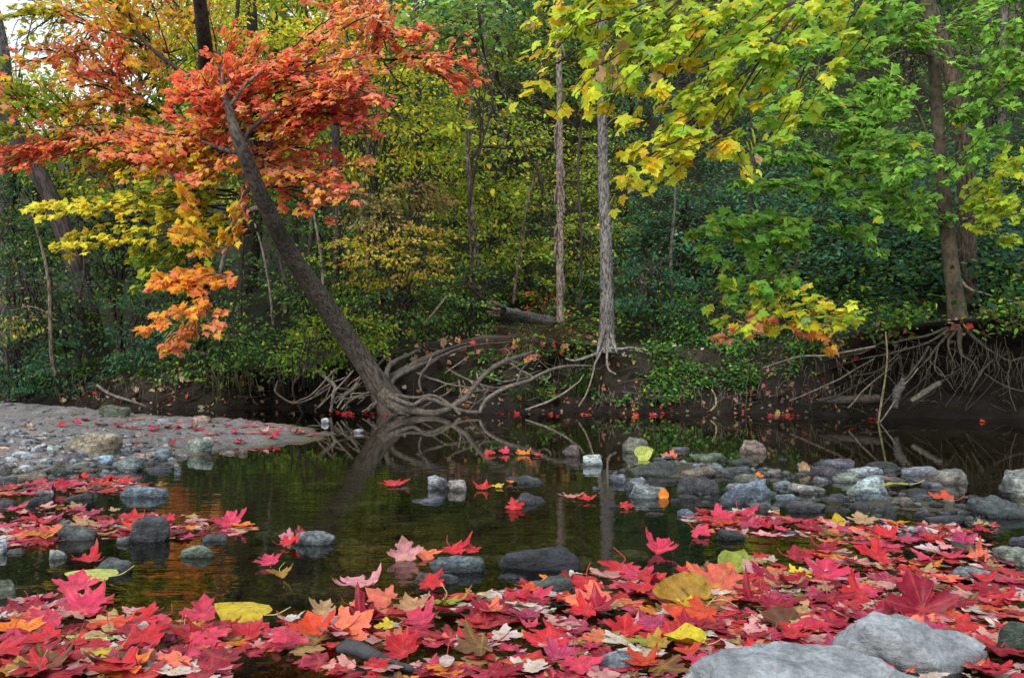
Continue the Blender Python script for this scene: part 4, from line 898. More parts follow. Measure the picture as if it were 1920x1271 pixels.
shr = [('muted yellow and pink bush on the bank right of the leaning trunk', 745, 490, 11.6, 105, 62, 'shrubyellow', 46, 30, .085),
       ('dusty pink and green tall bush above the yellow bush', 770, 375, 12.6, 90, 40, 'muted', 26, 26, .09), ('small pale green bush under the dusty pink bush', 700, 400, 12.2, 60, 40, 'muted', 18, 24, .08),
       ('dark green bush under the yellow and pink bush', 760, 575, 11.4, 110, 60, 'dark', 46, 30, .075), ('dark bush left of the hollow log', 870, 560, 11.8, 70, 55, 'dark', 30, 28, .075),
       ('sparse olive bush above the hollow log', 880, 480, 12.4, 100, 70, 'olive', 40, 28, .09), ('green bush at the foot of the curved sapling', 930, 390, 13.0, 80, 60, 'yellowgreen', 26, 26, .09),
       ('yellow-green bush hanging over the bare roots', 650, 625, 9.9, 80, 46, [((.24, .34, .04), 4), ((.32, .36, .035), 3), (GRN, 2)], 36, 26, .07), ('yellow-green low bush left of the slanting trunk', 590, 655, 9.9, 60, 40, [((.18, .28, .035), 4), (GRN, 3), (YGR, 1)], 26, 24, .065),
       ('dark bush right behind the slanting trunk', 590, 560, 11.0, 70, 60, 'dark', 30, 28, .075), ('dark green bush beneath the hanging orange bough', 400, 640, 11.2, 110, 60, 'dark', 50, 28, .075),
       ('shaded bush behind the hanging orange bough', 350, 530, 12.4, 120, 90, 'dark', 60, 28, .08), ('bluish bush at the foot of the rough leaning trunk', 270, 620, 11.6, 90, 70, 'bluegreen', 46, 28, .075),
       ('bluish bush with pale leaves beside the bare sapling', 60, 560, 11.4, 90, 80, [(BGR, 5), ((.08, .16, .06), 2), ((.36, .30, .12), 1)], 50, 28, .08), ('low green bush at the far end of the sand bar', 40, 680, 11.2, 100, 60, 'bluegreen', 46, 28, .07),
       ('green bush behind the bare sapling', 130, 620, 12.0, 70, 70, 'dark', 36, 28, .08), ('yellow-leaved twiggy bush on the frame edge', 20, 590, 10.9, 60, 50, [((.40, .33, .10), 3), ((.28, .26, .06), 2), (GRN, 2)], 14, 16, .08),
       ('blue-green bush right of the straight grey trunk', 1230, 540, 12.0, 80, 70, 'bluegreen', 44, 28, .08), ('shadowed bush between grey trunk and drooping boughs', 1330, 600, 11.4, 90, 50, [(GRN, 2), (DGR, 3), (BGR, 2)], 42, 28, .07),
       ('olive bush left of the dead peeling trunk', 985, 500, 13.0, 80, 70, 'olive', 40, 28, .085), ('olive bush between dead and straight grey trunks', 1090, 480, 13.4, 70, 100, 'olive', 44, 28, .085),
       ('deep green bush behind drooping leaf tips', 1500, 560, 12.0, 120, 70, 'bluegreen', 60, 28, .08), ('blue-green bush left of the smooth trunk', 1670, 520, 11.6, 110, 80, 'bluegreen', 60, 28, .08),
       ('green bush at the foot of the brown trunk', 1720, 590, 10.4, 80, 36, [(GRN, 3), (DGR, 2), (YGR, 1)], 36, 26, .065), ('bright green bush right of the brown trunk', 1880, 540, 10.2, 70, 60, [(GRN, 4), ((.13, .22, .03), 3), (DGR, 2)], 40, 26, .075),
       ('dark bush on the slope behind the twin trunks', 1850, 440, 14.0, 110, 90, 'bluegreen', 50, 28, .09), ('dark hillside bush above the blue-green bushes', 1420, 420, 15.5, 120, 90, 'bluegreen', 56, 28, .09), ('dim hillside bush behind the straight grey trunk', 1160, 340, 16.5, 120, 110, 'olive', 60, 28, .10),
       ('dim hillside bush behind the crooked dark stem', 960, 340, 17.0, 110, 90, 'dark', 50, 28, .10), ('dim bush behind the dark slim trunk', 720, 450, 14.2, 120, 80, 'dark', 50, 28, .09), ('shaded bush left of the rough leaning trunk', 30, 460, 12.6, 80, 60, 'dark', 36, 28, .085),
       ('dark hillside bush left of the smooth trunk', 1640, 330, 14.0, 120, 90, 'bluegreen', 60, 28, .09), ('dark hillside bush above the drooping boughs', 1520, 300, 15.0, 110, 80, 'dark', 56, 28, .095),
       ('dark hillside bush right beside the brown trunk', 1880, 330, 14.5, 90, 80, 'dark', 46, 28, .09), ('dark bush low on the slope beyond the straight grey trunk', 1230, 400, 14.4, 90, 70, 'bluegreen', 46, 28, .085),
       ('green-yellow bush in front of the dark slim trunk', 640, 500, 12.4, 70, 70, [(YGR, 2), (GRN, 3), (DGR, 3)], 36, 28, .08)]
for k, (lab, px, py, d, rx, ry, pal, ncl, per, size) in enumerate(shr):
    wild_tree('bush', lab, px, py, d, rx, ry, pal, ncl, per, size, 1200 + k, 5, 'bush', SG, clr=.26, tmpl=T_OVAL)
wild_tree('yellow_tree', 'thin yellow tree whose leaves break up the bright sky gap', 60, 110, 15.5, 110, 110, 'yellow', 34, 26, .12, 1023, 9, group=WG, tmpl=T_OVAL, base_px=-60)
wild_tree('yellow_tree', 'orange-leaved tree low under the bright sky gap', 110, 200, 14.2, 110, 70, 'orangeyellow', 40, 30, .11, 1024, 9, group=WG, tmpl=T_OVAL)
# the far wood: one mass of trees up the slope
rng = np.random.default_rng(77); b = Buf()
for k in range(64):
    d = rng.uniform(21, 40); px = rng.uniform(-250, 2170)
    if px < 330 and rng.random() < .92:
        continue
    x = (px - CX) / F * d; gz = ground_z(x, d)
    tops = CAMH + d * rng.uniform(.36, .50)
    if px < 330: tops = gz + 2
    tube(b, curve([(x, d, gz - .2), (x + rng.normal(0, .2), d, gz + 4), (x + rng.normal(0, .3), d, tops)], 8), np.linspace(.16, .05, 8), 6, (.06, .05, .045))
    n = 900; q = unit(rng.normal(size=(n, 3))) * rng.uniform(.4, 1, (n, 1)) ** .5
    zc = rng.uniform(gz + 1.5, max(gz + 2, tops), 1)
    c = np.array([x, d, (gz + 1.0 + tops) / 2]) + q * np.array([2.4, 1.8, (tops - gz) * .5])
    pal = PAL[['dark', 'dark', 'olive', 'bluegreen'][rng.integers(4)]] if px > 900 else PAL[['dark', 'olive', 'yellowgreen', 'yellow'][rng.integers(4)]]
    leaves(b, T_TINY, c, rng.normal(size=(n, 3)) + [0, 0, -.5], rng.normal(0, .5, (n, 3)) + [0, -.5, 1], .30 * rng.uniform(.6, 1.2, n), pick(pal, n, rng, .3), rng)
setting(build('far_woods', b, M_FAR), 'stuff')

# ------------------------------------------------------------------ ground cover and litter on the bank and the slope
def scatter(poly_px, n, rng):
    """points of the ground seen inside a polygon of the photograph"""
    poly = np.array(poly_px, float); lo, hi = poly.min(0), poly.max(0); out = []
    while len(out) < n:
        p = rng.uniform(lo, hi)
        if inside_dist(poly, p[0:1], p[1:2])[0] > 0:
            h_, nn = hit(*p)
            if h_ is None:
                h_, nn = np.array([0, 999, 0.]), None
            out.append((h_, nn, p))
    return [o for o in out if o[0][1] < 60]
rng = np.random.default_rng(88)
gc = Buf()
_pn = Noise(31, .9, 2)
def clumps(poly, n, pal, size, per, h, patch=9):
    for c, nn, p in scatter(poly, n, rng):
        if c[2] < .03 or _pn(c) > patch:
            continue
        m = max(3, int(rng.poisson(per)))
        q = rng.normal(0, .5, (m, 3)) * np.array([h * 1.1, h * .8, 0]) + np.stack([0 * rng.random(m), -0.02 - 0 * rng.random(m), rng.uniform(.15, 1.1, m) * h], 1)
        nr_ = np.array([0, -.45, 1]) + .5 * (nn if nn is not None else 0) + rng.normal(0, .35, (m, 3))
        leaves(gc, T_OVAL, c + q, rng.normal(size=(m, 3)) * [1, 1, .4] + [0, -.5, -.25], nr_, size * rng.uniform(.6, 1.25, m), pick(PAL[pal] if isinstance(pal, str) else pal, m, rng, .28) * rng.lognormal(0, .2), rng)
clumps([(1130, 650), (1300, 640), (1480, 640), (1560, 655), (1480, 720), (1380, 750), (1250, 765), (1120, 765), (1060, 740), (1080, 700)], 640, 'groundgreen', .050, 10, .13, patch=.22)
clumps([(1180, 560), (1720, 520), (1920, 520), (1920, 585), (1860, 585), (1850, 550), (1740, 550), (1730, 610), (1500, 655), (1180, 650)], 380, [(GRN, 4), (DGR, 3), (BGR, 3), (YGR, .7)], .075, 10, .22)
clumps([(740, 560), (1180, 520), (1180, 640), (1060, 640), (960, 610), (740, 640)], 200, [(GRN, 4), (DGR, 4), (YGR, 1)], .065, 9, .17)
clumps([(0, 640), (560, 620), (720, 640), (640, 680), (400, 700), (0, 735)], 300, [(DGR, 4), (BGR, 3), (GRN, 2), (YGR, .5)], .065, 9, .16)
clumps([(1850, 580), (1930, 580), (1930, 632), (1850, 620)], 50, [(GRN, 3), (DGR, 3), (YGR, .6)], .06, 9, .14)
clumps([(1640, 585), (1740, 585), (1735, 632), (1640, 645)], 60, [(GRN, 3), (DGR, 3), (YGR, .6)], .06, 9, .14)
clumps([(1400, 640), (1660, 620), (1660, 700), (1400, 730)], 60, 'groundgreen', .045, 6, .09)
clumps([(0, 690), (160, 700), (200, 745), (0, 760)], 70, 'bluegreen', .06, 8, .14)
clumps([(880, 665), (1040, 660), (1040, 740), (880, 745)], 50, 'groundgreen', .06, 7, .10)
clumps([(-100, 200), (2000, 200), (2000, 600), (-100, 600)], 1500, [(DGR, 4), (BGR, 3), ((.07, .12, .03), 2)], .085, 20, .5)
clumps([(1300, 300), (1920, 300), (1920, 560), (1300, 560)], 700, 'bluegreen', .075, 20, .45)
clumps([(1950, 150), (2700, 150), (2700, 610), (1950, 610)], 700, [(DGR, 4), (BGR, 3), (GRN, 2)], .085, 22, .5)
clumps([(-700, 350), (-80, 350), (-80, 720), (-700, 720)], 400, [(DGR, 4), (BGR, 3), (GRN, 2)], .085, 20, .45)
for k in range(640):
    px = rng.uniform(-500, 2600); d = np.interp(px, _bl[:, 0], _bl[:, 1]); x = (px - CX) / F * d
    if (760 < px < 1010 or 1730 < px < 1860) and rng.random() < .88: continue
    ly_ = float(bank_y(x) + lip_run(x)); c = np.array([x, ly_ + rng.normal(.05, .12), float(lip_z(x)) + rng.uniform(-.12, .05)])
    m = rng.integers(4, 11); q = rng.normal(0, 1, (m, 3)) * [.09, .06, .05] + [0, -.05, .01]
    right = px > 1640
    leaves(gc, T_OVAL, c + q, rng.normal(size=(m, 3)) * [1, 1, .4] + [0, -.6, -.5], np.array([0, -.6, 1]) + rng.normal(0, .35, (m, 3)), .055 * rng.uniform(.5, 1.3, m), pick([(GRN, 3), (DGR, 4), ((.16, .17, .05), 1.5), ((.22, .15, .06), 1.2 if right else .4)], m, rng, .3), rng)
setting(build('ground_foliage', gc, M_FAR), 'stuff')
lit = Buf()
LIT = [((.42, .05, .04), 3), ((.40, .25, .13), 4), ((.45, .34, .22), 3), ((.55, .22, .08), 1.5), ((.48, .42, .08), .8), ((.5, .16, .14), 2)]
def litter(poly, n, size, pal=LIT):
    for c, nn, p in scatter(poly, n, rng):
        nv = nn if nn is not None else np.array([0, 0, 1.])
        leaves(lit, T_MAPLE, (c + nv * .015)[None], rng.normal(size=(1, 3)), (nv * 2 + rng.normal(0, .4, 3))[None], np.array([size * rng.uniform(.5, 1.15)]), pick(pal, 1, rng, .25), rng, curl=-.8)
litter([(760, 625), (1130, 615), (1130, 660), (1000, 675), (760, 665)], 120, .075)
litter([(120, 690), (560, 700), (560, 765), (120, 765)], 110, .07, [((.42, .05, .04), 1), ((.40, .27, .15), 4), ((.45, .36, .25), 3)])
litter([(560, 640), (1100, 640), (1100, 770), (560, 770)], 70, .07)
litter([(1100, 640), (1650, 640), (1650, 775), (1100, 775)], 110, .055)
litter([(1650, 600), (1920, 600), (1920, 640), (1650, 640)], 26, .07, [((.40, .27, .15), 4), ((.45, .36, .25), 3)])
litter([(300, 560), (1900, 560), (1900, 640), (300, 640)], 110, .08)
for poly, n in [([(120, 735), (600, 740), (600, 772), (120, 768)], 70), ([(600, 745), (1120, 745), (1120, 774), (600, 774)], 70), ([(1120, 735), (1660, 735), (1660, 778), (1120, 778)], 130)]:
    litter(poly, n, .038, [((.24, .16, .09), 4), ((.32, .25, .17), 3), ((.12, .08, .05), 4), ((.36, .05, .04), .8)])
setting(build('bank_leaf_litter', lit, M_FALLEN), 'stuff')
# fine rootlets and grass hanging from the overhang
hg = Buf(); rng = np.random.default_rng(91)
def hang(x0, x1, y0, y1, n, ln, col, d_off):
    for k in range(n):
        px = rng.uniform(x0, x1); py = rng.uniform(y0, y1)
        d = np.interp(px, _bl[:, 0], _bl[:, 1]) + d_off + rng.normal(0, .06)
        L = ln * rng.uniform(.4, 1.2); dx = rng.normal(0, .25) * L
        ptube(hg, [(px, py, d), (px + dx * .5, py + L * .5, d - .05), (px + dx, py + L, d - .03)], 1.6, .8, n=7, seg=3, col=np.array(col) * rng.uniform(.5, 1.3), seed=k)
hang(380, 480, 690, 710, 60, 45, (.10, .10, .045), .25); hang(500, 640, 690, 705, 50, 40, (.08, .07, .05), .2); hang(1040, 1120, 665, 690, 30, 38, (.10, .085, .06), .3); hang(1640, 1925, 630, 700, 110, 55, (.075, .06, .045), .12)
hang(95, 330, 700, 745, 70, 28, (.12, .10, .08), .1); hang(1120, 1400, 720, 750, 60, 26, (.16, .14, .11), -.02); hang(1400, 1650, 665, 740, 90, 34, (.15, .12, .09), .25)
for poly, n in [([(1400, 665), (1660, 640), (1660, 765), (1400, 765)], 90), ([(1100, 690), (1400, 680), (1400, 765), (1100, 765)], 50), ([(130, 700), (560, 700), (560, 760), (130, 760)], 60), ([(1660, 610), (1920, 610), (1920, 770), (1660, 770)], 50), ([(750, 640), (1120, 640), (1120, 760), (750, 760)], 40)]:
    for c, nn, p in scatter(poly, n, rng):      # dead twigs lying on the soil
        L_ = rng.uniform(.08, .45); a = rng.normal(0, .8); e = np.array([math.cos(a), 0, math.sin(a) * .6]) * L_; nv = (nn if nn is not None else np.array([0, -1, .5])) * .03
        tube(hg, curve([c + nv, c + e * .5 + nv * 1.6 + rng.normal(0, .02, 3), c + e + nv], 7), np.linspace(.006, .002, 7) * rng.uniform(.5, 1.2), 4, np.array([.17, .145, .115]) * rng.uniform(.3, 1.3))
setting(build('hanging_rootlet_debris', hg, M_ROOT), 'stuff')

# ------------------------------------------------------------------ grass tufts, small plants, log and sticks on the bank
def tuft(label, px, py, n, hpx, col, seed, spread=30, d=None, name='grass_tuft'):
    h_, _ = hit(px, py); h_ = h_ if d is None else P(px, py, d)
    rng = np.random.default_rng(seed); b = Buf()
    for k in range(n):
        o = h_ + np.array([rng.normal(0, spread * .4 * h_[1] / F), rng.normal(0, .06), -.02]); L = hpx * h_[1] / F * rng.uniform(.5, 1.15)
        lean = rng.normal(0, .45) * L
        tube(b, curve([o, o + [lean * .3, -.03, L * .7], o + [lean, -.08 - .25 * abs(rng.normal()) * L, L * rng.uniform(.55, 1)]], 7), np.linspace(.0045, .001, 7), 3, np.array(col) * rng.lognormal(0, .3) * rng.lognormal(0, .12, 3))
    o = build(name, b, M_FAR, origin=h_)
    return tag(o, label, 'grass', 'grass tufts on the bank', keep=True)
tuft('brown-green fluffy grass tuft on the bank top left of the straight grey trunk', 1035, 682, 260, 90, (.14, .12, .05), 1301, 70)
tuft('fresh green grass tuft among the bare roots', 850, 735, 90, 55, (.13, .20, .05), 1302, 50)
tuft('green grass tuft beside the straight grey trunk roots', 1105, 740, 120, 62, (.10, .17, .04), 1303, 45)
tuft('short green grass below the mound of bare earth', 935, 690, 90, 40, (.15, .19, .06), 1304, 60)
tuft('low grass tuft at the root foot near the water', 1000, 750, 70, 34, (.09, .15, .04), 1305, 40)
def broad(label, px, py, n, size, pal, seed, rad_=.12, tmpl=None, name='leafy_plant', cat='plant', h=.15):
    c, _ = hit(px, py); rng = np.random.default_rng(seed)
    root = empty(name, c); tag(root, label, cat, keep=True)
    sb, lb = Buf(), Buf()
    for k in range(n):
        a = rng.uniform(0, 6.28); e = c + np.array([math.cos(a) * rad_ * rng.uniform(.3, 1), math.sin(a) * rad_ * .6 - .03, h * rng.uniform(.35, 1.1)])
        tube(sb, curve([c, (c + e) / 2 + [0, 0, .04], e], 6), .003, 4, (.10, .13, .05))
        leaves(lb, tmpl or T_HEART, e[None], np.array([[math.cos(a), math.sin(a) - .4, -.3]]), np.array([[0, -.5, 1]]), np.array([size * rng.uniform(.6, 1.1)]), pick(pal, 1, rng), rng)
    build('stem', sb, M_BARK, root); build('foliage', lb, M_LEAF, root)
broad('broad-leaved bright green plant at the water edge under the bank hollow', 1028, 752, 9, .11, [((.12, .30, .05), 3), ((.16, .34, .06), 2)], 1310, .12)
broad('small bright green plant under the ivy slope at the waterline', 1172, 762, 8, .07, [((.11, .30, .06), 3)], 1311, .08)
broad('red sumac-like sprig beside the hollow log', 1030, 608, 26, .11, [((.42, .03, .04), 4), ((.5, .07, .05), 2)], 1312, .30, fan(LANCE, (0, .4)), 'red_sprig', 'plant', .42)
# hollow log
lg = empty('hollow_log', P(960, 600, 11.4)); tag(lg, 'grey hollow log with a jagged broken end lying on the bank top', 'log', keep=True)
b = Buf(); rng = np.random.default_rng(14)
ax = curve([P(938, 584, 11.0), P(965, 590, 11.3), P(1000, 598, 11.8), P(1045, 602, 12.4)], 16)
tube(b, ax, np.array([22, 24, 22, 23, 21, 22, 20, 20, 19, 19, 18, 18, 17, 16, 15, 13]) * 11.4 / F / 2, 18, (.15, .14, .13), .28, 3, cap=False)
build('shell', b, M_PALE, lg)
b = Buf(); tube(b, curve([P(939, 584, 11.02), P(965, 590, 11.3), P(990, 596, 11.65)], 8), np.linspace(8, 6, 8) * 11.4 / F, 12, (.012, .009, .007), .1, 4); build('hollow', b, M_ROOT, lg)  # near-black solid core: shade of the log's inside put into its colour
for k in range(4):
    b = Buf(); ptube(b, [(938 + rng.uniform(-4, 4), 574 + k * 6, 11.05, 8), (924 + rng.uniform(-10, 6), 572 + k * 6 + rng.normal(0, 4), 10.95, 5), (914 + rng.uniform(-8, 10), 574 + k * 6 + rng.normal(0, 5), 10.9, 1.5)], 0, n=10, seg=6, col=(.20, .16, .11), lump=.3, seed=k); build('splinter', b, M_PALE, lg)

def stick(label, path, col, seed, cat='stick', name='stick', forks=(), mat=None, lump=.12, wob=.02):
    o = empty(name, P(*path[0][:3])) if forks else None
    b = Buf(); ptube(b, path, 0, n=26, seg=8, col=col, lump=lump, seed=seed, wob=wob)
    if o is None:
        o = build(name, b, mat or M_ROOT, origin=P(*path[0][:3]))
    else:
        build('shaft', b, mat or M_ROOT, o)
        for k, f in enumerate(forks):
            b = Buf(); ptube(b, f, 0, n=14, seg=6, col=col, lump=lump, seed=seed + k, wob=wob); build('twig', b, mat or M_ROOT, o)
    return tag(o, label, cat, 'sticks and driftwood', keep=True)
stick('upright pale yellowish stick standing in the water before the hollow', [(1646, 797, 7.95, 3.6), (1652, 760, 7.95, 4.2), (1660, 705, 7.95, 3.8), (1663, 665, 7.95, 3.2), (1661, 622, 7.95, 2.8)], (.20, .18, .10), 1401, wob=.006)
stick('thin dark stick leaning beside the upright pale stick', [(1650, 792, 7.9, 3), (1685, 740, 8.0, 3), (1720, 690, 8.1, 2.5)], (.16, .14, .11), 1402)
stick('thick broken grey stick jutting from the dark hollow', [(1708, 752, 7.9, 9), (1735, 735, 7.9, 10), (1762, 718, 8.0, 10)], (.10, .09, .075), 1403)
stick('pale rotten stump piece standing in the dark hollow', [(1678, 765, 8.0, 12), (1682, 738, 8.0, 16), (1690, 722, 8.05, 13), (1692, 708, 8.1, 5)], (.08, .075, .07), 1404, lump=.3)
stick('dark driftwood log lying along the right bank foot', [(1535, 752, 8.8, 8), (1570, 750, 8.7, 14), (1610, 748, 8.6, 17), (1650, 748, 8.5, 14)], (.07, .06, .05), 1405, 'log', 'driftwood_log', lump=.2)
stick('long bare stick lying on the bank slope with a forked tip', [(1430, 690, 8.9, 2), (1500, 668, 8.8, 3), (1560, 665, 8.7, 4), (1640, 650, 8.5, 4)], (.26, .23, .19), 1406)
stick('curved pale stick lying below the low bank behind the sand bar', [(182, 722, 10.6, 5), (205, 738, 10.6, 5), (240, 750, 10.6, 5), (275, 762, 10.7, 3)], (.19, .165, .14), 1407)
stick('thin stick slanting up from the water under the bank hollow', [(985, 768, 9.5, 3), (1035, 750, 9.55, 4), (1080, 720, 9.6, 3), (1095, 702, 9.7, 2)], (.24, .21, .17), 1408)
stick('thin vertical stick by the straight grey trunk roots', [(1085, 762, 9.6, 3), (1098, 740, 9.6, 3), (1112, 700, 9.7, 3), (1116, 680, 9.8, 2)], (.22, .19, .15), 1409)
stick('small hooked twig standing at the stony shore', [(1332, 770, 9.3, 3), (1342, 760, 9.3, 3.5), (1341, 742, 9.35, 3), (1334, 730, 9.4, 2)], (.34, .30, .18), 1410)
stick('dry pale branch on the ground right of the brown trunk', [(1798, 518, 9.6, 5), (1815, 540, 9.6, 5), (1850, 552, 9.6, 4), (1925, 572, 9.5, 3)], (.34, .29, .22), 1412)
stick('fallen branch leaning in the bushes left of the hollow log', [(795, 606, 11.0, 3), (812, 588, 11.0, 4), (830, 565, 11.0, 4), (845, 548, 11.1, 2)], (.24, .20, .13), 1413)
stick('bowed twig beside the driftwood log', [(1480, 752, 8.9, 2), (1520, 735, 8.9, 3), (1570, 712, 8.9, 3), (1640, 672, 8.7, 2)], (.24, .20, .16), 1414)
stick('short twig with a hooked end lying on the slope of bare soil', [(1590, 765, 8.5, 3), (1620, 732, 8.5, 3), (1668, 690, 8.4, 2)], (.2, .17, .13), 1415)
stick('wet black driftwood lying in the shallow water among near leaves', [(636, 1216, 1.40, 20), (660, 1213, 1.39, 28), (700, 1228, 1.37, 26), (742, 1246, 1.34, 18), (798, 1258, 1.325, 9)], (.045, .045, .05), 1416, 'driftwood', 'driftwood', lump=.10, wob=.003)

# ------------------------------------------------------------------ stones
def ico(sub):
    bm = bmesh.new(); bmesh.ops.create_icosphere(bm, subdivisions=sub, radius=1.0)
    v = np.array([x.co[:] for x in bm.verts]); f = np.array([[q.index for q in x.verts] for x in bm.faces]); bm.free()
    return v, f
ICO = {3: ico(3), 4: ico(4), 5: ico(5)}
TONE = {'grey': (.140, .150, .155), 'dark grey': (.066, .074, .078), 'black': (.030, .034, .038), 'tan': (.29, .23, .17), 'pale': (.25, .27, .28), 'white': (.31, .335, .355), 'bluish grey': (.125, .155, .18),
        'greenish': (.095, .118, .09), 'brownish': (.12, .104, .082), 'dark green': (.045, .062, .053)}
def stone_mesh(seed, dims, angular=.5, sub=3, lump=.09):
    rng = np.random.default_rng(seed); v, f = ICO[sub]
    m = 11 + int(6 * angular)
    nrm = unit(np.vstack([rng.normal(size=(m, 3)) * [1, 1, .6], [[rng.normal(0, .18), rng.normal(0, .18), 1], [0, 0, -1], [.1, -1, .25]]]))
    hh = np.concatenate([rng.uniform(.62, 1.05, m), [rng.uniform(.55, .8), .7, .85]])
    lim = hh[None] / np.maximum(v @ nrm.T, .12)
    k = 9 + 22 * angular
    r = -np.log(np.exp(-k * np.minimum(lim, 2.5)).sum(1) + np.exp(-k * (1.25 - .25 * (1 - angular)))) / k
    nz = Noise(seed, 1.5, 2); n2 = Noise(seed + 1, .45, 3)
    p = v * (r * (1 + lump * nz(v + seed) + .045 * n2(v + seed)))[:, None]
    p = p / np.abs(p).max(0)
    return p * np.asarray(dims), f
N_ST = [0]
def stone(px, base, wpx, hpx, tone, seed=None, ang=.5, label=None, deep=.7, yaw=None, sub=3, cat='stone', name='stone', tilt=0.0, z0=0.0, level=None, keep=False, group='stones in the stream', dpx=None):
    deep = deep * 1.35
    """a stone whose front meets the water (or ground) at px, base and shows wpx by hpx of the photograph"""
    N_ST[0] += 1; seed = seed or 2000 + N_ST[0]; rng = np.random.default_rng(seed)
    g = G(px, base, z0); hb, _ = hit(px, base)
    if hb is not None and hb[2] > .004 and hb[1] < g[1]: g = hb; z0 = hb[2]
    d = g[1]
    wd = wpx * d / F / 2; dep = wd * deep
    g2 = np.array([(px - CX) / F * (d + dep), d + dep, z0])
    if level is None:
        bz = float(bed_z(np.array(g2[0]), np.array(g2[1])))
        z0 = max(z0, min(bz, z0 + .02) if bz > 0 else 0)
    # the top of the stone is seen at base - hpx
    top = max(.008, P(px, base - hpx, d + dep * .9)[2] - z0)
    below = max(.03, min(.12, wd * .6))
    p, f = stone_mesh(seed, (wd * (d + dep) / d, dep, (top + below) / 2), ang, sub)
    a = rng.uniform(-.25, .25) if yaw is None else yaw
    R = np.array([[math.cos(a), -math.sin(a), 0], [math.sin(a), math.cos(a), 0], [0, 0, 1]])
    p = p @ R.T
    p[:, 2] += tilt * p[:, 0]
    c = np.array([g2[0], g2[1], z0 + (top - below) / 2])
    if z0 < .004:                                  # the sunk part reaches down into the stream bed
        zb = float(bed_z(np.array(g2[0]), np.array(g2[1]))) - .015
        zz = p[:, 2] + c[2]; lo_ = zz.min()
        if zb < lo_: p[:, 2] = np.where(zz < 0, zz * (zb / lo_), zz) - c[2]
    b = Buf(); col = np.array(TONE[tone]) * rng.lognormal(0, .26) * rng.lognormal(0, .07, 3)
    b.add(p + c, f, col)
    o = build(name, b, M_STONE, origin=c)
    tag(o, label or (tone, 'stone'), cat, group, (px, base), keep=label is not None)
    return o
stone(174, 852, 124, 44, 'tan', 2101, .25, 'large tan boulder, smooth and oblong, on the sand bar edge', .5, 0, 4, 'boulder', 'boulder', group='boulders', dpx=1)
stone(375, 849, 56, 30, 'pale', 2102, .8, 'squarish pale block of stone with a shaded front at the sand bar edge', .6, 0, 4)
stone(222, 785, 62, 27, 'greenish', 2103, .7, 'peaked grey-green stone at the far side of the sand bar', .6, 0, 4)
stone(185, 784, 70, 12, 'grey', 2104, .5, 'low flat grey stone joined to the peaked stone on the sand bar', .5)
stone(380, 793, 36, 16, 'tan', 2105, .2, 'rounded buff stone on the far rim of the sand bar', .6)
stone(280, 932, 92, 22, 'bluish grey', 2106, .9, 'flat blue-grey slab at the end of the upper left leaf raft', .3, 0, 4)
stone(287, 1018, 78, 50, 'dark grey', 2107, .55, 'dark conical granite stone standing in the water among leaves', .7, 0, 4)
stone(610, 794, 17, 11, 'white', 2108, .1, 'small round white pebble near the tip of the sand bar', .6)
stone(672, 812, 24, 9, 'pale', 2109, .7, 'pale pointed stone alone in the pool before the roots')
stone(820, 917, 44, 26, 'white', 2110, .35, 'whitish rounded stone in mid stream', .6, 0, 4)
stone(860, 921, 42, 24, 'pale', 2111, .7, 'pale grey stone touching the whitish mid-stream stone', .6)
stone(1187, 849, 60, 31, 'greenish', 2112, .15, 'large oval grey-green boulder at the edge of the pool', .55, 0, 4)
stone(1112, 873, 40, 24, 'white', 2113, .35, 'angular whitish-blue stone left of the oval boulder', .6)
stone(1072, 856, 38, 22, 'brownish', 2114, .4, 'grey-brown rounded stone alone at the left end of the stony shoal', .6)
stone(1409, 850, 54, 27, 'tan', 2115, .4, 'pale tan dome-shaped stone at the pool edge', .6, 0, 4)
stone(1220, 894, 112, 28, 'dark green', 2116, .6, 'long dark green slab behind the pale wedge', .4, 0, 4, tilt=.04)
stone(1190, 918, 62, 24, 'pale', 2117, .8, 'pale wedge-shaped slab among dark slabs', .4, .1, tilt=.12)
stone(1206, 934, 82, 30, 'bluish grey', 2118, .7, 'blue-grey slab leaning against the pale wedge', .4, .1, 4, tilt=.22)
stone(1300, 926, 94, 34, 'dark grey', 2119, .4, 'big dark rounded slab in the middle of the stony shoal', .45, 0, 4)
stone(1390, 946, 104, 42, 'bluish grey', 2120, .8, 'long slanting grey slab above the pink leaf cluster', .4, .1, 4, tilt=.22)
stone(1626, 930, 84, 38, 'white', 2121, .65, 'broad whitish stone, brightest in the shoal', .55, 0, 4)
stone(1764, 908, 92, 29, 'grey', 2122, .5, 'long grey-brown stone ending the shoal on the pool side', .45, 0, 4)
stone(1905, 936, 72, 60, 'grey', 2123, .8, 'tall angular grey rock cut by the frame edge', .7, .2, 4, 'boulder', 'boulder', group='boulders')
stone(1868, 972, 118, 42, 'dark green', 2124, .5, 'wide dark green rock below the tall grey rock', .4, 0, 4, 'boulder', 'boulder', group='boulders')
stone(1650, 970, 62, 26, 'black', 2125, .5, 'black wet stone with a brown leaf before it', .5, 0, 4)
stone(1762, 984, 80, 22, 'black', 2126, .5, 'low black wet stone left of the wide dark green rock', .4)
stone(1006, 1070, 168, 52, 'black', 2127, .25, 'black wet humped stone rising from the water', .45, 0, 4)
stone(1044, 1116, 128, 36, 'dark green', 2128, .2, 'smooth dark green stone just before the black humped stone', .45, 0, 4)
stone(852, 1074, 118, 33, 'dark grey', 2129, .2, 'smooth dark oval stone before the upright pale pink leaf', .4, 0, 4)
stone(822, 1096, 96, 25, 'dark grey', 2130, .2, 'low dark stone before the smooth dark oval stone', .4)
stone(1893, 1062, 84, 36, 'grey', 2131, .7, 'rough grey stone at the frame edge, half in water', .5, 0, 4)
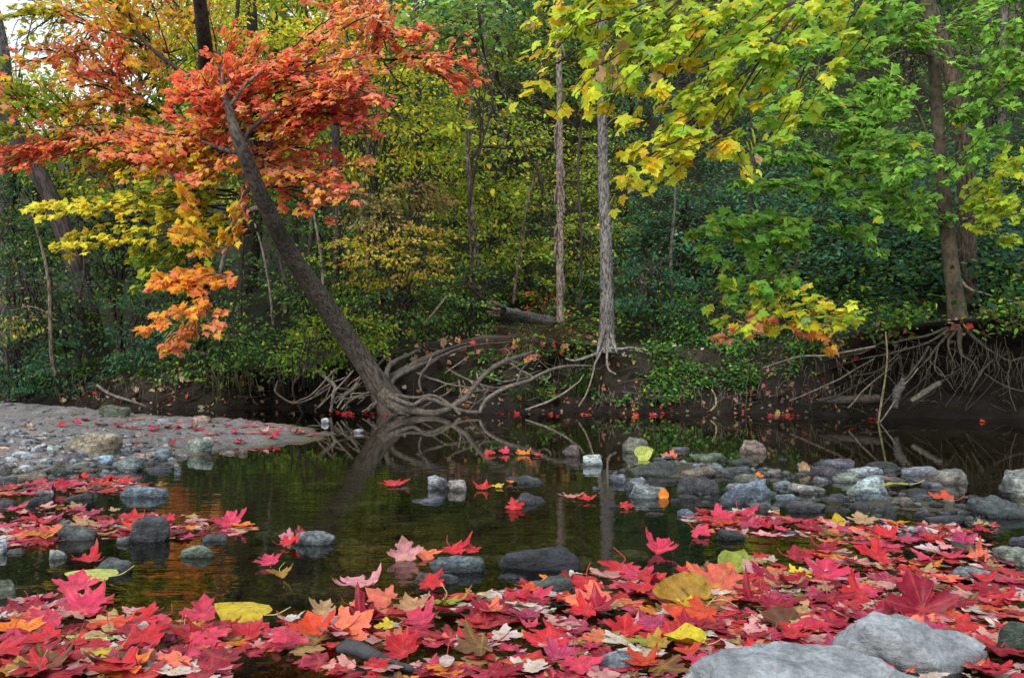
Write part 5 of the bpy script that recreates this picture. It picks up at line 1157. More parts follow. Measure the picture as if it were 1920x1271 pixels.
stone(1822, 1094, 112, 30, 'bluish grey', 2132, .3, 'smooth flat grey stone beyond the huge upright crimson leaf', .45, .0, 4, tilt=-.08)
stone(1905, 1232, 110, 74, 'dark green', 2133, .6, 'dark green rock right of the smaller pale boulder', .6, .0, 4, 'boulder', 'boulder', group='boulders')
stone(1150, 1262, 80, 38, 'pale', 2134, .6, 'pale veined stone half buried by red leaves at the bottom', .5, 0, 4)
stone(378, 1046, 66, 29, 'greenish', 2135, .3, 'smooth grey-green stone right of the dark cone', .5, 0, 4, tilt=.1)
stone(152, 1014, 76, 30, 'dark grey', 2136, .6, 'dark rough stone left of the dark cone', .5, 0, 4)
stone(594, 1022, 84, 26, 'bluish grey', 2137, .4, 'blue-grey flat stone capped by a red curled leaf', .45, 0, 4)
stone(218, 1074, 80, 30, 'dark grey', 2138, .6, 'dark wedge-shaped stone beyond the pale yellow leaf', .4, -.1, tilt=.12)
stone(8, 1124, 80, 40, 'greenish', 2139, .3, 'grey-green stone cut by the frame edge, left of the pink leaves', .5, 0, 4)
stone(8, 1038, 36, 30, 'pale', 2140, .2, 'pale smooth stone at the frame edge above the grey-green stone', .6)
# the two big pale boulders
def slab(label, cx, cy, wx, wy, top, seed, yaw, tilt):
    p, f = stone_mesh(seed, (wx, wy, (top + .10) / 2), .12, 5, .05)
    p[:, 2] += tilt * p[:, 0]
    a = yaw; R = np.array([[math.cos(a), -math.sin(a), 0], [math.sin(a), math.cos(a), 0], [0, 0, 1]])
    b = Buf(); b.add(p @ R.T + [cx, cy, (top - .10) / 2], f, (.20, .22, .235))
    o = build('boulder', b, M_BOULDER, origin=(cx, cy, 0))
    return tag(o, label, 'boulder', 'boulders', (PX((cx, cy, top))), keep=True)
slab('wide pale grey boulder at the bottom edge, left of a second one', .388, 1.215, .208, .125, .083, 2151, .03, -.06)
slab('smaller pale grey boulder overlapping the wide one at its right', .612, 1.375, .132, .082, .060, 2157, -.06, -.13)

ST = [(192, 872, 46, 22, 'bluish grey', .5), (245, 885, 56, 36, 'grey', .7), (262, 866, 24, 27, 'tan', .7), (308, 863, 28, 30, 'bluish grey', .6), (300, 886, 60, 16, 'dark grey', .7), (70, 905, 52, 28, 'brownish', .4), (12, 892, 32, 26, 'dark grey', .4),
      (142, 870, 48, 26, 'dark grey', .6), (114, 890, 28, 25, 'greenish', .4), (29, 866, 24, 13, 'white', .6), (43, 853, 30, 10, 'white', .5), (90, 874, 26, 16, 'bluish grey', .4), (105, 847, 26, 16, 'pale', .3), (180, 852, 30, 14, 'white', .3),
      (72, 846, 16, 12, 'pale', .2), (12, 916, 42, 20, 'dark grey', .5), (14, 950, 40, 18, 'dark grey', .5), (76, 948, 52, 22, 'black', .8), (88, 930, 40, 14, 'white', .5), (160, 938, 62, 18, 'dark grey', .8), (62, 766, 30, 10, 'grey', .4), (14, 763, 34, 12, 'grey', .4),
      (92, 772, 24, 10, 'greenish', .4), (30, 812, 22, 8, 'pale', .5), (60, 830, 28, 10, 'pale', .5), (150, 778, 26, 8, 'brownish', .5), (270, 800, 34, 8, 'grey', .5), (310, 790, 44, 8, 'pale', .5), (440, 808, 30, 7, 'grey', .6), (556, 812, 40, 14, 'brownish', .9),
      (430, 852, 40, 9, 'tan', .8), (458, 850, 20, 15, 'tan', .8), (250, 822, 24, 9, 'dark grey', .5), (240, 1020, 26, 18, 'greenish', .5), (410, 1016, 54, 22, 'dark grey', .5), (114, 1049, 32, 24, 'grey', .3), (40, 1040, 36, 14, 'grey', .4), (124, 990, 40, 18, 'bluish grey', .5),
      (206, 994, 22, 15, 'white', .6), (176, 990, 40, 12, 'bluish grey', .5), (345, 1000, 30, 16, 'grey', .5), (800, 944, 66, 16, 'dark grey', .9), (758, 918, 28, 9, 'dark grey', .5), (985, 908, 62, 20, 'dark grey', .5), (992, 946, 70, 28, 'black', .8), (1155, 906, 32, 24, 'bluish grey', .4),
      (1308, 896, 66, 26, 'brownish', .35), (1372, 892, 64, 25, 'dark grey', .6), (1326, 866, 62, 20, 'greenish', .8), (1395, 908, 48, 26, 'greenish', .4), (1375, 918, 38, 16, 'grey', .5), (1284, 934, 40, 10, 'black', .4), (1392, 870, 78, 14, 'dark green', .6), (1420, 962, 44, 24, 'grey', .7),
      (1284, 968, 34, 18, 'bluish grey', .4), (1568, 877, 66, 25, 'grey', .5), (1546, 892, 58, 24, 'dark grey', .4), (1580, 905, 48, 28, 'greenish', .35), (1620, 894, 62, 27, 'pale', .35), (1650, 884, 70, 26, 'dark green', .6), (1710, 892, 64, 24, 'bluish grey', .5), (1660, 906, 62, 18, 'brownish', .5),
      (1510, 927, 60, 26, 'pale', .6), (1706, 930, 58, 18, 'black', .4), (1744, 914, 40, 17, 'grey', .4), (1640, 942, 56, 20, 'bluish grey', .4), (1682, 944, 46, 17, 'brownish', .3), (1722, 936, 40, 14, 'dark grey', .3), (1498, 962, 86, 28, 'dark grey', .5), (1752, 955, 34, 17, 'bluish grey', .5),
      (1452, 893, 34, 18, 'grey', .4), (1462, 914, 40, 16, 'bluish grey', .5), (1470, 938, 40, 18, 'bluish grey', .4), (1565, 942, 56, 18, 'dark grey', .5), (1570, 962, 64, 16, 'black', .6), (1712, 1008, 70, 24, 'pale', .35), (1372, 1014, 62, 26, 'black', .6), (1906, 1024, 40, 24, 'dark grey', .6),
      (1536, 905, 34, 14, 'grey', .5), (1440, 930, 30, 14, 'grey', .5), (1350, 952, 40, 14, 'dark grey', .5), (1822, 988, 60, 16, 'dark green', .5), (1250, 905, 34, 12, 'dark grey', .5), (1340, 880, 30, 16, 'grey', .5), (1250, 862, 30, 12, 'pale', .6), (1272, 846, 40, 12, 'grey', .7), (1600, 955, 44, 18, 'black', .5),
      (1060, 1080, 26, 14, 'brownish', .2), (1078, 1086, 26, 14, 'dark grey', .2), (960, 1088, 60, 16, 'black', .3), (1118, 918, 26, 8, 'dark grey', .3), (1146, 952, 40, 12, 'black', .7), (1230, 966, 40, 10, 'black', .5), (130, 884, 34, 10, 'pale', .5), (160, 878, 30, 12, 'grey', .6), (55, 880, 30, 11, 'white', .5), (28, 900, 40, 12, 'bluish grey', .5), (215, 858, 30, 9, 'pale', .6), (330, 872, 30, 9, 'grey', .5), (285, 858, 26, 12, 'brownish', .5), (6, 848, 34, 12, 'tan', .5), (62, 858, 34, 11, 'pale', .6), (118, 866, 26, 9, 'white', .4), (226, 898, 34, 11, 'grey', .5), (180, 896, 30, 10, 'dark grey', .5), (345, 858, 22, 9, 'pale', .5), (100, 900, 30, 9, 'pale', .5), (1468, 1002, 40, 16, 'grey', .4), (1800, 1028, 44, 16, 'dark grey', .4)]
for px, base, w_, h_, tone, ang in ST:
    stone(px, base, w_ * 1.12, h_ * .8, tone, None, ang, sub=4 if w_ > 58 else 3)
# small stones that fill the shoal and the bar's gravel edge
rng = np.random.default_rng(404); k = 0
while k < 134:
    if k < 104:
        px, py = rng.uniform(1150, 1860), rng.uniform(858, 985)
        if inside_dist(np.array([(1130, 870), (1260, 850), (1560, 866), (1800, 890), (1860, 985), (1600, 978), (1400, 950), (1200, 940)]), np.array([px]), np.array([py]))[0] < 0: continue
        stone(px, py, rng.uniform(10, 34), rng.uniform(4, 9), rng.choice(['dark grey', 'grey', 'bluish grey', 'greenish', 'black']), None, rng.uniform(.3, .8))
    else:
        px, py = rng.uniform(-5, 350), rng.uniform(830, 900)
        stone(px, py, rng.uniform(9, 26), rng.uniform(4, 11), rng.choice(['pale', 'grey', 'white', 'bluish grey', 'dark grey', 'tan']), None, rng.uniform(.3, .8))
    k += 1
# stones lying under water
for k in range(26):
    px, py = [(690, 990), (693, 907), (640, 930), (655, 970), (700, 948), (590, 975), (760, 1020), (520, 960), (480, 1090), (640, 1060), (560, 1110), (940, 1000), (1000, 985), (900, 960), (330, 1090), (420, 1110), (1060, 975), (1180, 1000), (720, 1110), (300, 1130), (870, 985), (760, 960), (570, 1055), (1090, 1010), (680, 1025), (610, 890)][k]
    g = G(px, py); rng = np.random.default_rng(3000 + k)
    bz = float(bed_z(np.array(g[0]), np.array(g[1])))
    p, f = stone_mesh(3000 + k, (rng.uniform(.04, .10), rng.uniform(.03, .06), .022), .3, 3)
    b = Buf(); b.add(p + [g[0], g[1], min(bz + .02, -.026)], f, np.array((.46, .45, .36)) * rng.lognormal(0, .25))
    tag(build('submerged_stone', b, M_STONE, origin=(g[0], g[1], bz)), ('sunken flat', 'stone'), 'stone', 'stones under the water', (px, py))
# gravel
gv = Buf(); rng = np.random.default_rng(55); v3, f3 = ico(1)
def gravel(poly, n, lo, hi, tones):
    poly = np.array(poly, float); a, b_ = poly.min(0), poly.max(0); k = 0
    while k < n:
        p = rng.uniform(a, b_)
        if inside_dist(poly, p[0:1], p[1:2])[0] < 0: continue
        k += 1
        g = G(*p); z = float(bed_z(np.array(g[0]), np.array(g[1]))); s = rng.uniform(lo, hi)
        q = v3 * (1 + rng.normal(0, .14, (len(v3), 1))) * np.array([s, s * rng.uniform(.6, 1), s * rng.uniform(.35, .7)])
        gv.add(q + [g[0], g[1], z + s * .15], f3, np.array(TONE[rng.choice(tones)]) * rng.lognormal(0, .2))
gravel([(-60, 826), (110, 830), (330, 845), (345, 872), (200, 895), (-60, 905)], 700, .006, .026, ['grey', 'pale', 'bluish grey', 'dark grey', 'tan', 'brownish'])
gravel([(-60, 770), (300, 788), (540, 805), (420, 840), (200, 830), (-60, 826)], 330, .004, .017, ['grey', 'pale', 'dark grey', 'brownish'])
gravel([(1130, 870), (1260, 850), (1560, 866), (1800, 890), (1860, 985), (1600, 978), (1400, 960), (1200, 950)], 350, .012, .03, ['dark grey', 'grey', 'bluish grey', 'black', 'greenish'])
gravel([(300, 900), (1900, 900), (1900, 1265), (0, 1265), (0, 1000)], 900, .008, .028, ['brownish', 'greenish', 'dark grey', 'tan'])
setting(build('gravel', gv, M_STONE), 'stuff')

# ------------------------------------------------------------------ fallen leaves
def leaf_shape(outline, nsub=2, rings=(.28, .55, .8, 1.0), centre=(0, .14), veins=()):
    o = np.asarray(outline, float); m = len(o); pts, vein = [], []
    for i in range(m):
        for s in range(nsub):
            pts.append(o[i] + (o[(i + 1) % m] - o[i]) * s / nsub)
            vein.append(1.0 if (s == 0 and i in veins) else 0.0)
    pts = np.array(pts); vein = np.array(vein); n = len(pts); c = np.array(centre)
    v = [c[None]]; vc = [np.array([1.0])]
    for r in rings:
        v.append(c + (pts - c) * r); vc.append(vein * (1 - .5 * r))
    v = np.vstack(v); vc = np.concatenate(vc); t = []
    j = np.arange(n); k = (j + 1) % n
    t.append(np.stack([np.zeros(n, int), 1 + j, 1 + k], 1))
    for r in range(len(rings) - 1):
        a, b_ = 1 + r * n, 1 + (r + 1) * n
        t.append(np.stack([a + j, b_ + j, b_ + k], 1)); t.append(np.stack([a + j, b_ + k, a + k], 1))
    return v, np.vstack(t), vc
nh = len(MAPLE_HI)
SH_MAPLE = leaf_shape(MAPLE_HI, 2, veins=(18, 8, 3, nh - 8, nh - 3))
SH_MAPLE_LO = leaf_shape(MAPLE_HI, 1, (.5, 1.0), veins=(18, 8, 3, nh - 8, nh - 3))
SH_HEART = leaf_shape(HEART, 3, centre=(0, .3), veins=(9,))
SH_LANCE = leaf_shape(LANCE, 3, centre=(0, .4), veins=(7,))
LC = {'crimson': (.21, .006, .024), 'red': (.40, .010, .022), 'pink-red': (.47, .030, .085), 'salmon': (.60, .12, .08), 'pale pink': (.50, .21, .23), 'orange': (.56, .14, .02), 'yellow': (.52, .37, .02), 'mustard': (.34, .21, .025),
      'olive': (.22, .25, .04), 'lime': (.36, .41, .10), 'tan': (.36, .22, .11), 'brown': (.13, .055, .025), 'whitish': (.52, .44, .41), 'magenta': (.30, .018, .075), 'red-orange': (.48, .05, .015)}
def shaped(shape, width, rng, fold=0.0, bend=0.0, wave=.03, cup=0.0, curl=0.0):
    v, t, vc = shape
    x, y = v[:, 0], v[:, 1]
    k = width / max(x.max() - x.min(), 1.05 * (y.max() - y.min()) if x.max() < .3 else 0)
    asym = rng.normal(0, .06); x = x * (1 + asym * np.sign(x)) + .05 * rng.normal() * (y - .2)
    z = fold * np.abs(x) + bend * (y - .25) ** 2 * np.sign(y - .25) + cup * (x ** 2 + (y - .25) ** 2)
    ph = rng.uniform(0, 6.28, 6); r = np.hypot(x, y - .2)
    z = z + wave * r * (np.sin(5 * np.arctan2(y - .2, x) + ph[0]) + .7 * np.sin(8 * np.arctan2(y - .2, x) + ph[1])) + wave * .6 * np.sin(7 * x + ph[2]) * np.sin(6 * y + ph[3])
    z = z + curl * np.maximum(0, r - .45) ** 2 * (1.2 + np.sin(3 * np.arctan2(y - .2, x) + ph[4])) * 2
    return np.stack([x * k, (y - .25) * k, z * k], 1), t, vc, k
def pose(p, yaw, tilt, roll):
    """turn the leaf by yaw, roll it about the view line and tip its upper face towards the camera by tilt"""
    cy_, sy_ = math.cos(yaw), math.sin(yaw); cr, sr = math.cos(roll), math.sin(roll); ct, st_ = math.cos(tilt), math.sin(tilt)
    Rz = np.array([[cy_, -sy_, 0], [sy_, cy_, 0], [0, 0, 1]]); Ry = np.array([[cr, 0, sr], [0, 1, 0], [-sr, 0, cr]]); Rx = np.array([[1, 0, 0], [0, ct, -st_], [0, st_, ct]])
    M = Rx @ Ry @ Rz
    return p @ M.T, M
def leaf_colour(col, vc, n, rng, v):
    base = np.array(LC[col]) * rng.lognormal(0, .10) * rng.lognormal(0, .05, 3)
    c = np.tile(base, (n, 1))
    ph = rng.uniform(0, 6.28, 3); q = np.sin(40 * v[:, 0] + ph[0]) * np.sin(37 * v[:, 1] + ph[1])
    mixk = {'red': 'salmon', 'crimson': 'red', 'pink-red': 'salmon', 'salmon': 'orange', 'orange': 'yellow', 'magenta': 'pale pink', 'tan': 'brown', 'mustard': 'brown', 'yellow': 'mustard', 'red-orange': 'orange'}.get(col, col)
    c = c + (np.array(LC[mixk]) - base) * (np.clip(q, 0, 1) * .35)[:, None]
    vein = np.array(LC['salmon' if col in ('red', 'crimson', 'magenta', 'pink-red', 'red-orange') else 'yellow']) * .8
    c = c + (vein - c) * (vc * .55)[:, None]
    return np.clip(c, .004, .95)
KEEPOUT = [(-.19, 1.385, .10, .05), (.385, 1.215, .175, .105), (.592, 1.375, .11, .065)]
LEAFN = [0]
def fallen(px, py, wpx, col, tilt=8, shape='maple', yaw=None, roll=0.0, fold=None, z=.006, label=None, stalk=None, seed=None, wave=.045, curl=None, name=None, group='fallen leaves', level=None):
    LEAFN[0] += 1; seed = seed or 5000 + LEAFN[0]; rng = np.random.default_rng(seed)
    g = G(px, py); bz = 0.0 if level is None else level
    hb, _ = hit(px, py)
    if level is None and hb is not None and hb[2] > .001 and hb[1] < g[1] + .5: g = hb; bz = hb[2]
    elif bz > 0: g = G(px, py, bz)
    d = g[1]; width = wpx * d / F
    sh = {'maple': SH_MAPLE, 'heart': SH_HEART, 'lance': SH_LANCE}[shape]
    if d > 3.3 and shape == 'maple': sh = SH_MAPLE_LO
    fold = rng.normal(.12, .16) if fold is None else fold
    p, t, vc, k = shaped(sh, width, rng, fold, rng.normal(0, .12), wave, rng.normal(0.05, .1), abs(rng.normal(0, .38)) if curl is None else curl)
    yaw = rng.uniform(0, 6.28) if yaw is None else rad(yaw)
    q, M = pose(p, yaw, rad(tilt), rad(roll))
    c = np.array([g[0], g[1], bz + z - np.percentile(q[:, 2], 12)])
    if tilt > 30: c[2] = bz - np.percentile(q[:, 2], 4)
    b = Buf(); b.add(q + c, t, leaf_colour(col, vc, len(q), rng, p / k))
    nm = name or {'maple': 'fallen_maple_leaf', 'heart': 'fallen_heart_leaf', 'lance': 'fallen_narrow_leaf'}[shape]
    o = build(nm, b, M_FALLEN, origin=c)
    if stalk or (stalk is None and wpx > 36 and rng.random() < .75):
        a0 = np.array([0, -.27, 0]) * k; L = k * rng.uniform(.45, .8)
        s = curve([a0, a0 + np.array([rng.normal(0, .1) * L, -.5 * L, .12 * L]), a0 + np.array([rng.normal(0, .3) * L, -.9 * L, rng.uniform(.2, .7) * L])], 8) @ M.T + c
        sb = Buf(); tube(sb, s, np.linspace(.0012, .0009, 8) * (width / .09), 5, (.42, .05, .05) if col not in ('yellow', 'olive', 'lime', 'mustard') else (.5, .42, .15)); build('stalk', sb, M_FALLEN, o)
    how = 'upright' if tilt > 42 else ('tilted' if tilt > 17 else 'flat')
    tag(o, label or (col, {'maple': 'leaf', 'heart': 'heart-shaped leaf', 'lance': 'narrow leaf'}[shape], how, wpx * d), 'leaf', group, (px, py), keep=label is not None)
    return o
L = fallen
L(1728, 1158, 150, 'crimson', 66, yaw=4, fold=.25, label='huge crimson leaf with orange flecks standing upright behind the pale boulders', seed=6001, curl=.1)
L(1345, 1108, 140, 'salmon', 34, yaw=-30, fold=.05, label='large salmon leaf with orange edge, tilted on top of the right raft', seed=6002, curl=.1)
L(1300, 1132, 98, 'mustard', 30, 'heart', 80, fold=.5, label='curled mustard-yellow leaf with dark blotches below the large salmon leaf', curl=.6)
L(380, 1160, 86, 'pink-red', 48, yaw=10, fold=.3, label='pink-red leaf standing with its tip up at the water edge')
L(470, 1166, 94, 'yellow', 16, 'heart', 75, fold=-.1, label='round golden-yellow leaf floating beside the standing pink-red leaf', wave=.02)
L(182, 1087, 86, 'lime', 4, 'heart', 85, fold=.02, label='pale lime-yellow leaf lying flat on the water', wave=.015, curl=0)
L(200, 1202, 150, 'lime', 5, 'lance', 82, label='long pale green leaf strip lying in the near left raft')
L(655, 1190, 112, 'salmon', 28, yaw=-55, fold=-.1, label='smooth salmon leaf just beyond the black driftwood', seed=6009)
L(758, 1050, 70, 'pale pink', 72, yaw=8, fold=.1, label='pale pink leaf curled upright above the water', curl=.5, z=.0)
L(675, 1100, 106, 'pale pink', 3, yaw=40, label='lavender-pink leaf floating flat and alone', fold=.08)
L(720, 1136, 92, 'salmon', 22, yaw=70, fold=-.25, label='arched salmon-red leaf with long stalk near the lavender leaf', stalk=True)
L(965, 955, 40, 'red', 58, yaw=15, label='red leaf standing upright alone in mid stream')
L(740, 911, 66, 'red', 14, yaw=20, label='red leaf reflected in mid stream left of the whitish stone')
L(1236, 1036, 72, 'pink-red', 26, yaw=-40, fold=.5, label='twisted pink-red leaf alone on dark water above the right raft', curl=.7)
L(165, 1056, 76, 'red', 10, yaw=80, fold=.3, label='bright red leaf cupped on the water beyond the lime-yellow leaf')
L(505, 1060, 58, 'pink-red', 24, yaw=30, fold=.35, label='pink-red leaf on water left of the submerged pebbles')
L(527, 1082, 50, 'mustard', 20, yaw=200, fold=.6, label='tan-yellow curled leaf right below a pink-red one', curl=.6)
L(605, 1150, 58, 'tan', 44, yaw=-20, fold=.5, label='crumpled tan leaf rising at the edge of the lower middle raft', curl=.9)
L(1118, 1140, 134, 'salmon', 16, 'maple', 88, fold=.2, label='long peach-coloured leaf lying lengthwise in the middle raft')
L(1285, 1146, 92, 'yellow', 4, yaw=60, label='flat bright yellow leaf under the curled mustard leaf')
L(1300, 1212, 72, 'yellow', 8, 'heart', 80, label='oval yellow leaf beside the wide pale boulder')
L(1375, 1070, 60, 'olive', 40, 'heart', -30, fold=.4, label='olive-yellow rolled leaf sticking up behind the large salmon leaf', curl=.6)
L(1572, 989, 27, 'yellow', 72, 'heart', 10, label='small round yellow leaf standing up on the right raft', wave=.02)
L(1203, 862, 32, 'lime', 64, 'heart', -60, label='pale yellow heart-shaped leaf leaning on the oval boulder', wave=.02)
L(1690, 914, 60, 'olive', 8, 'lance', 85, label='olive leaf draped over a dark stone in the shoal', level=.05)
L(1772, 940, 66, 'red-orange', 14, yaw=60, label='orange-red ragged leaf at the stony shoal near the wide dark rock')
L(432, 985, 62, 'pink-red', 36, yaw=25, fold=.3, label='pink-red leaf arching at the end of the left raft', curl=.6)
L(262, 1250, 124, 'brown', 24, 'lance', 110, fold=.6, label='rolled brown leaf in the near left raft', curl=.8)
L(535, 1215, 90, 'pink-red', 30, yaw=190, fold=-.4, label='crinkled pink leaf left of the black driftwood', wave=.10)
L(755, 1232, 96, 'red', 26, yaw=50, label='glossy red leaf above the end of the black driftwood')
L(1310, 1172, 150, 'red-orange', 18, yaw=75, fold=-.15, label='wide rust-red leaf with ragged edge above the wide pale boulder')
L(1170, 1190, 76, 'red', 46, yaw=-10, fold=.5, label='pair-folded red leaf standing up in the middle raft')
L(1222, 1185, 74, 'magenta', 30, yaw=35, label='magenta leaf tilted right of the folded red one')
L(1545, 1190, 112, 'pink-red', 16, 'lance', 100, fold=.7, label='rolled pink leaf lying along the pale boulder edge', curl=.9)
L(1475, 1182, 66, 'brown', 26, 'heart', 60, fold=.5, label='dark brown curled leaf above the wide pale boulder', curl=.7)
L(1372, 1258, 24, 'tan', 40, 'lance', 20, label='small tan leaf propped on the wide pale boulder side')
L(1836, 1050, 62, 'salmon', 34, yaw=70, fold=.7, label='rolled salmon leaf by the rough grey stone', curl=.9)
L(1806, 1020, 56, 'magenta', 40, yaw=10, fold=.3, label='magenta leaf standing before the low black wet stone')
L(1245, 934, 20, 'orange', 60, 'heart', 0, label='small orange leaf upright between slabs of the shoal')
L(1422, 897, 22, 'orange', 66, yaw=0, label='orange leaf stuck upright among shoal stones')
L(1508, 887, 22, 'tan', 60, 'heart', 10, label='tan leaf upright between shoal stones by the dark pool')
HERO = [(140, 1108, 92, 'pink-red', 20), (160, 1150, 112, 'pink-red', 32), (62, 1168, 72, 'salmon', 40), (92, 1172, 84, 'pink-red', 36), (258, 1176, 96, 'red', 12), (300, 1172, 70, 'pink-red', 18), (330, 1200, 92, 'magenta', 30), (385, 1212, 94, 'pink-red', 30), (462, 1202, 84, 'red', 34),
        (590, 1192, 94, 'red-orange', 22), (545, 1168, 54, 'whitish', 5), (806, 1102, 72, 'red', 26), (800, 1045, 66, 'salmon', 18), (850, 1038, 70, 'red', 26), (885, 1038, 40, 'red', 20), (330, 1254, 92, 'salmon', 20), (230, 1262, 124, 'orange', 16), (40, 1262, 90, 'mustard', 12), (700, 1262, 72, 'red', 20),
        (905, 1158, 72, 'crimson', 36), (960, 1135, 92, 'red', 14), (1000, 1128, 82, 'pink-red', 24), (1098, 1104, 82, 'red', 34), (1160, 1072, 82, 'red', 20), (1192, 1086, 82, 'pink-red', 16), (1085, 1214, 40, 'olive', 6), (1022, 1214, 92, 'red', 20), (1436, 1086, 66, 'crimson', 22), (1772, 1158, 64, 'red-orange', 40),
        (1812, 1140, 34, 'yellow', 20), (1548, 1082, 92, 'pink-red', 34), (1492, 1050, 72, 'crimson', 16), (1640, 1050, 86, 'red', 22), (1662, 1010, 62, 'red', 24), (1700, 1078, 44, 'red', 46), (1498, 1082, 60, 'yellow', 14), (1480, 1102, 70, 'salmon', 20), (1350, 976, 70, 'pink-red', 24), (1396, 968, 60, 'pink-red', 16),
        (1312, 1004, 56, 'pink-red', 24), (1440, 992, 50, 'red', 12), (1172, 953, 44, 'red', 16), (1258, 860, 46, 'salmon', 18), (915, 853, 34, 'red', 20), (948, 851, 30, 'pink-red', 26), (982, 853, 36, 'orange', 14), (1008, 855, 30, 'red', 10), (905, 918, 40, 'red', 14), (932, 914, 34, 'yellow', 10), (962, 906, 30, 'orange', 10),
        (1070, 934, 60, 'pale pink', 5), (1100, 940, 44, 'red', 6), (560, 1004, 30, 'crimson', 44), (540, 1012, 40, 'pale pink', 34), (540, 1024, 56, 'red', 12), (20, 1210, 90, 'crimson', 20), (50, 1130, 60, 'pale pink', 8), (1855, 1120, 70, 'crimson', 30), (1890, 1130, 60, 'red', 24), (1900, 1105, 50, 'magenta', 36),
        (1560, 1132, 90, 'crimson', 24), (1610, 1130, 90, 'red', 22), (1660, 1160, 80, 'crimson', 20), (1700, 1170, 60, 'red', 20), (1810, 1185, 80, 'red', 22), (1840, 1200, 70, 'red', 16), (1450, 1150, 80, 'crimson', 26), (1560, 1160, 70, 'crimson', 20)]
for px, py, w_, col, tl in HERO:
    L(px, py, w_, col, tl)
REDS = ['red', 'pink-red', 'crimson', 'salmon', 'magenta', 'pale pink', 'red-orange', 'orange', 'tan', 'yellow', 'whitish', 'brown', 'mustard', 'olive']
RW = np.array([9, 6, 7, 2.4, 3, 1.3, 2.0, 1.0, .9, .7, .5, .8, .5, .3]); RW = RW / RW.sum()
RAFTS = [   # outline in the photograph, individual leaves, leaves of the mass below them
    ([(-10, 1135), (150, 1122), (300, 1158), (450, 1180), (640, 1150), (780, 1108), (900, 1112), (1000, 1100), (1060, 1075), (1200, 1062), (1290, 1075), (1400, 1048), (1480, 1040), (1600, 995), (1700, 992), (1860, 1010), (1930, 1110), (1930, 1280), (640, 1280), (560, 1235), (400, 1235), (250, 1245), (-10, 1280)], 104, 520),
    ([(1000, 1112), (1400, 1062), (1600, 1002), (1860, 1022), (1930, 1130), (1930, 1200), (1250, 1200)], 0, 190),
    ([(-10, 1205), (250, 1215), (420, 1240), (420, 1285), (-10, 1285)], 8, 60),
    ([(-10, 962), (120, 950), (300, 965), (470, 985), (470, 1000), (330, 1012), (-10, 1005)], 22, 150),
    ([(-10, 918), (60, 905), (200, 898), (325, 912), (240, 922), (-10, 932)], 18, 110),
    ([(-10, 1010), (110, 1000), (110, 1022), (-10, 1028)], 4, 30),
    ([(1290, 962), (1440, 955), (1500, 980), (1860, 985), (1850, 1020), (1560, 1010), (1300, 1000)], 18, 150),
    ([(200, 797), (360, 803), (590, 812), (600, 820), (480, 815), (200, 806)], 14, 110), ([(120, 780), (200, 792), (330, 806), (300, 816), (100, 800)], 8, 40), ([(240, 830), (520, 820), (510, 835), (280, 850)], 8, 14)]
rl = Buf(); rng = np.random.default_rng(606)
for poly, n1, n2 in RAFTS:
    n2 = int(n2 * 1.5)
    poly = np.array(poly, float); lo, hi = poly.min(0), poly.max(0); k = 0
    while k < n1 + n2:
        p = rng.uniform(lo, hi)
        if inside_dist(poly, p[0:1], p[1:2])[0] < 0: continue
        g = G(*p)
        if any(((g[0] - a) / c_) ** 2 + ((g[1] - b_) / d_) ** 2 < 1 for a, b_, c_, d_ in KEEPOUT): k += 1; continue
        left = p[0] < 640 and p[1] < 1020
        col = rng.choice(REDS, p=RW)
        size = rng.uniform(.042, .096)
        wpx = size * F / g[1]
        if k < n1:
            L(p[0], p[1], max(wpx, 26), col, max(0, rng.normal(6, 9)), shape='maple' if rng.random() < .96 else 'lance', z=.012)
        else:
            if rng.random() < .38: size = rng.uniform(.014, .036)      # torn pieces and small leaves
            dull = rng.choice(['pale pink', 'whitish', 'tan', 'red', 'crimson', 'salmon', 'brown', 'pink-red', 'magenta', 'orange'], p=[.14, .10, .07, .20, .17, .06, .06, .10, .07, .03])
            pp, t, vc, kk = shaped(SH_MAPLE_LO, size, rng, rng.normal(.04, .08), rng.normal(0, .06), .03, .03, abs(rng.normal(0, .12)))
            q, M = pose(pp, rng.uniform(0, 6.28), rad(abs(rng.normal(0, 5))), rad(rng.normal(0, 5)))
            bz = max(0, float(bed_z(np.array(g[0]), np.array(g[1]))))
            rl.add(q + [g[0], g[1], bz + rng.uniform(-.002, .009)], t, leaf_colour(dull, vc, len(q), rng, pp / kk))
        k += 1
# red flecks of leaves along the far waterline
for x0_, x1_, n in [(600, 745, 9), (925, 985, 5), (1025, 1048, 3), (1090, 1100, 2), (1165, 1195, 4), (1220, 1250, 5), (1436, 1500, 12), (1630, 1648, 3), (1840, 1850, 1)]:
    for k in range(n):
        px = rng.uniform(x0_, x1_); d = np.interp(px, _bl[:, 0], _bl[:, 1]) - rng.uniform(.05, .7); size = rng.uniform(.05, .09)
        pp, t, vc, kk = shaped(SH_MAPLE_LO, size, rng, .2, 0, .05, .1, .3); q, M = pose(pp, rng.uniform(0, 6.28), rad(rng.uniform(0, 25)), 0)
        rl.add(q + [(px - CX) / F * d, d, .006], t, leaf_colour(rng.choice(['red', 'crimson', 'red-orange', 'tan'], p=[.5, .25, .15, .1]), vc, len(q), rng, pp / kk))
setting(build('fallen_leaves', rl, M_FALLEN), 'stuff')

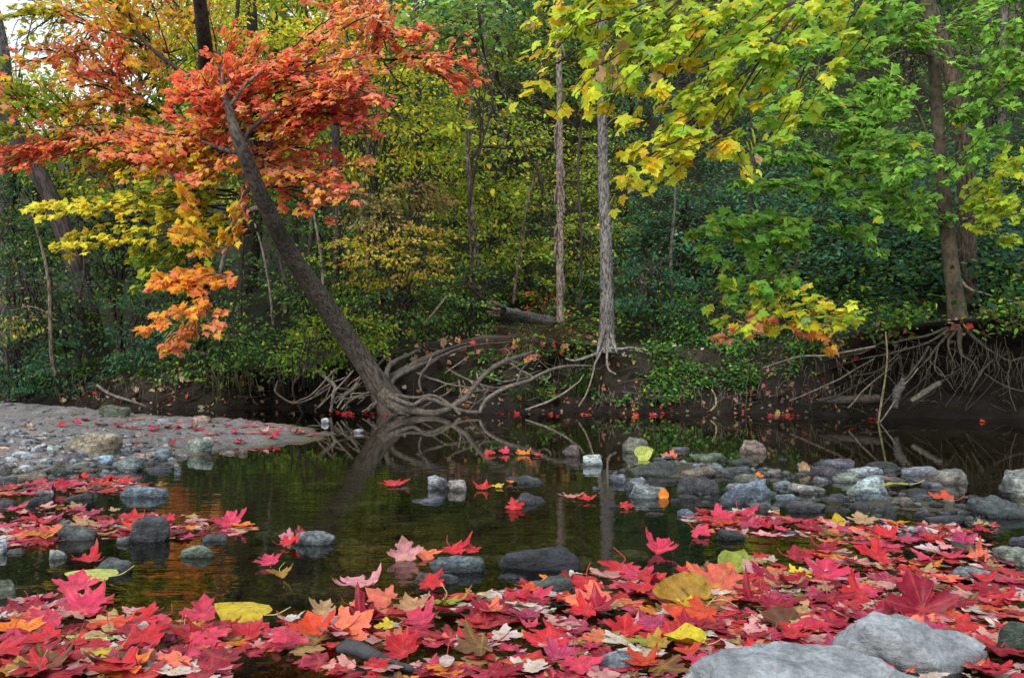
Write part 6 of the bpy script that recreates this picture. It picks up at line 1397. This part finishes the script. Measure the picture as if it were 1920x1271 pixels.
# ------------------------------------------------------------------ labels: each one singles out one thing
MARK = [('the tan boulder', 174, 838), ('the squarish pale block', 375, 838), ('the flat blue-grey slab', 280, 922), ('the dark granite cone', 288, 1000), ('the round golden-yellow leaf', 470, 1158), ('the whitish mid-stream stone', 835, 908),
        ('the upright pale pink leaf', 765, 1035), ('the black humped stone', 1008, 1050), ('the oval grey-green boulder', 1188, 838), ('the pale tan dome stone', 1409, 840), ('the broad whitish shoal stone', 1628, 912), ('the long stone ending the shoal', 1764, 895),
        ('the wide dark green rock', 1866, 955), ('the wide pale boulder', 1480, 1240), ('the smaller pale boulder', 1740, 1215), ('the huge upright crimson leaf', 1730, 1118), ('the large salmon leaf', 1345, 1095), ('the black driftwood', 715, 1240),
        ('the standing mid-stream red leaf', 965, 945), ('the black wet shoal stone', 1650, 962), ('the pale green leaf strip', 200, 1196), ('the sand bar tip', 590, 812), ('the smooth salmon leaf', 655, 1180), ('the standing pink-red leaf', 380, 1150),
        ('the peaked bar stone', 222, 775), ('the lime-yellow floating leaf', 182, 1087), ('the long slanting slab', 1390, 930), ('the big dark rounded slab', 1300, 912), ('the dark rough stone', 152, 1005), ('the long peach leaf', 1118, 1135), ('the lavender-pink leaf', 675, 1098),
        ('the folded red leaf', 1170, 1180), ('the buff stone on the bar', 380, 788), ('the smooth flat grey stone', 1822, 1082), ('the dark green edge rock', 1895, 1200), ('the wide rust-red leaf', 1310, 1165), ('the small yellow standing leaf', 1572, 985), ('the grey-brown lone stone', 1072, 848)]
ORD = ['first', 'second', 'third', 'fourth', 'fifth', 'sixth', 'seventh', 'eighth', 'ninth', 'tenth', 'eleventh', 'twelfth', 'thirteenth', 'fourteenth']
used = {}
for T_ in THINGS:
    o, lab, cat, group, at, keep = T_
    if isinstance(lab, tuple):
        px, py = at
        ds = [math.hypot(px - m[1], 2.2 * (py - m[2])) for m in MARK]; m = MARK[int(np.argmin(ds))]
        dx, dy = px - m[1], py - m[2]
        near = 'close ' if min(ds) < 40 else ''
        rel = ('left of' if dx < 0 else 'right of') if abs(dx) > 2.2 * abs(dy) else ('in front of' if dy > 0 else 'beyond')
        if len(lab) > 2:
            s = f'{lab[2]} {lab[0]} {lab[1]} {near}{rel} {m[0]}'
        else:
            s = f'{lab[0]} {lab[1]} {near}{rel} {m[0]}'
        used.setdefault(s, []).append(T_)
        T_[1] = s
for s, ts in used.items():
    if len(ts) > 1:
        ts.sort(key=lambda t: t[4][0])
        for i, t in enumerate(ts):
            t[1] = s + (', left one of two' if i == 0 else ', right one of two') if len(ts) == 2 else s + f', {ORD[min(i, 13)]} from left'
for T_ in THINGS:
    if len(T_[1].split()) > 16: T_[1] = T_[1].replace('close ', '').replace('small yellow standing', 'yellow standing').replace(' of the ', ' of ')
for o, lab, cat, group, at, keep in THINGS:
    o['label'] = ' '.join(lab.split()); o['category'] = cat
    if group: o['group'] = group
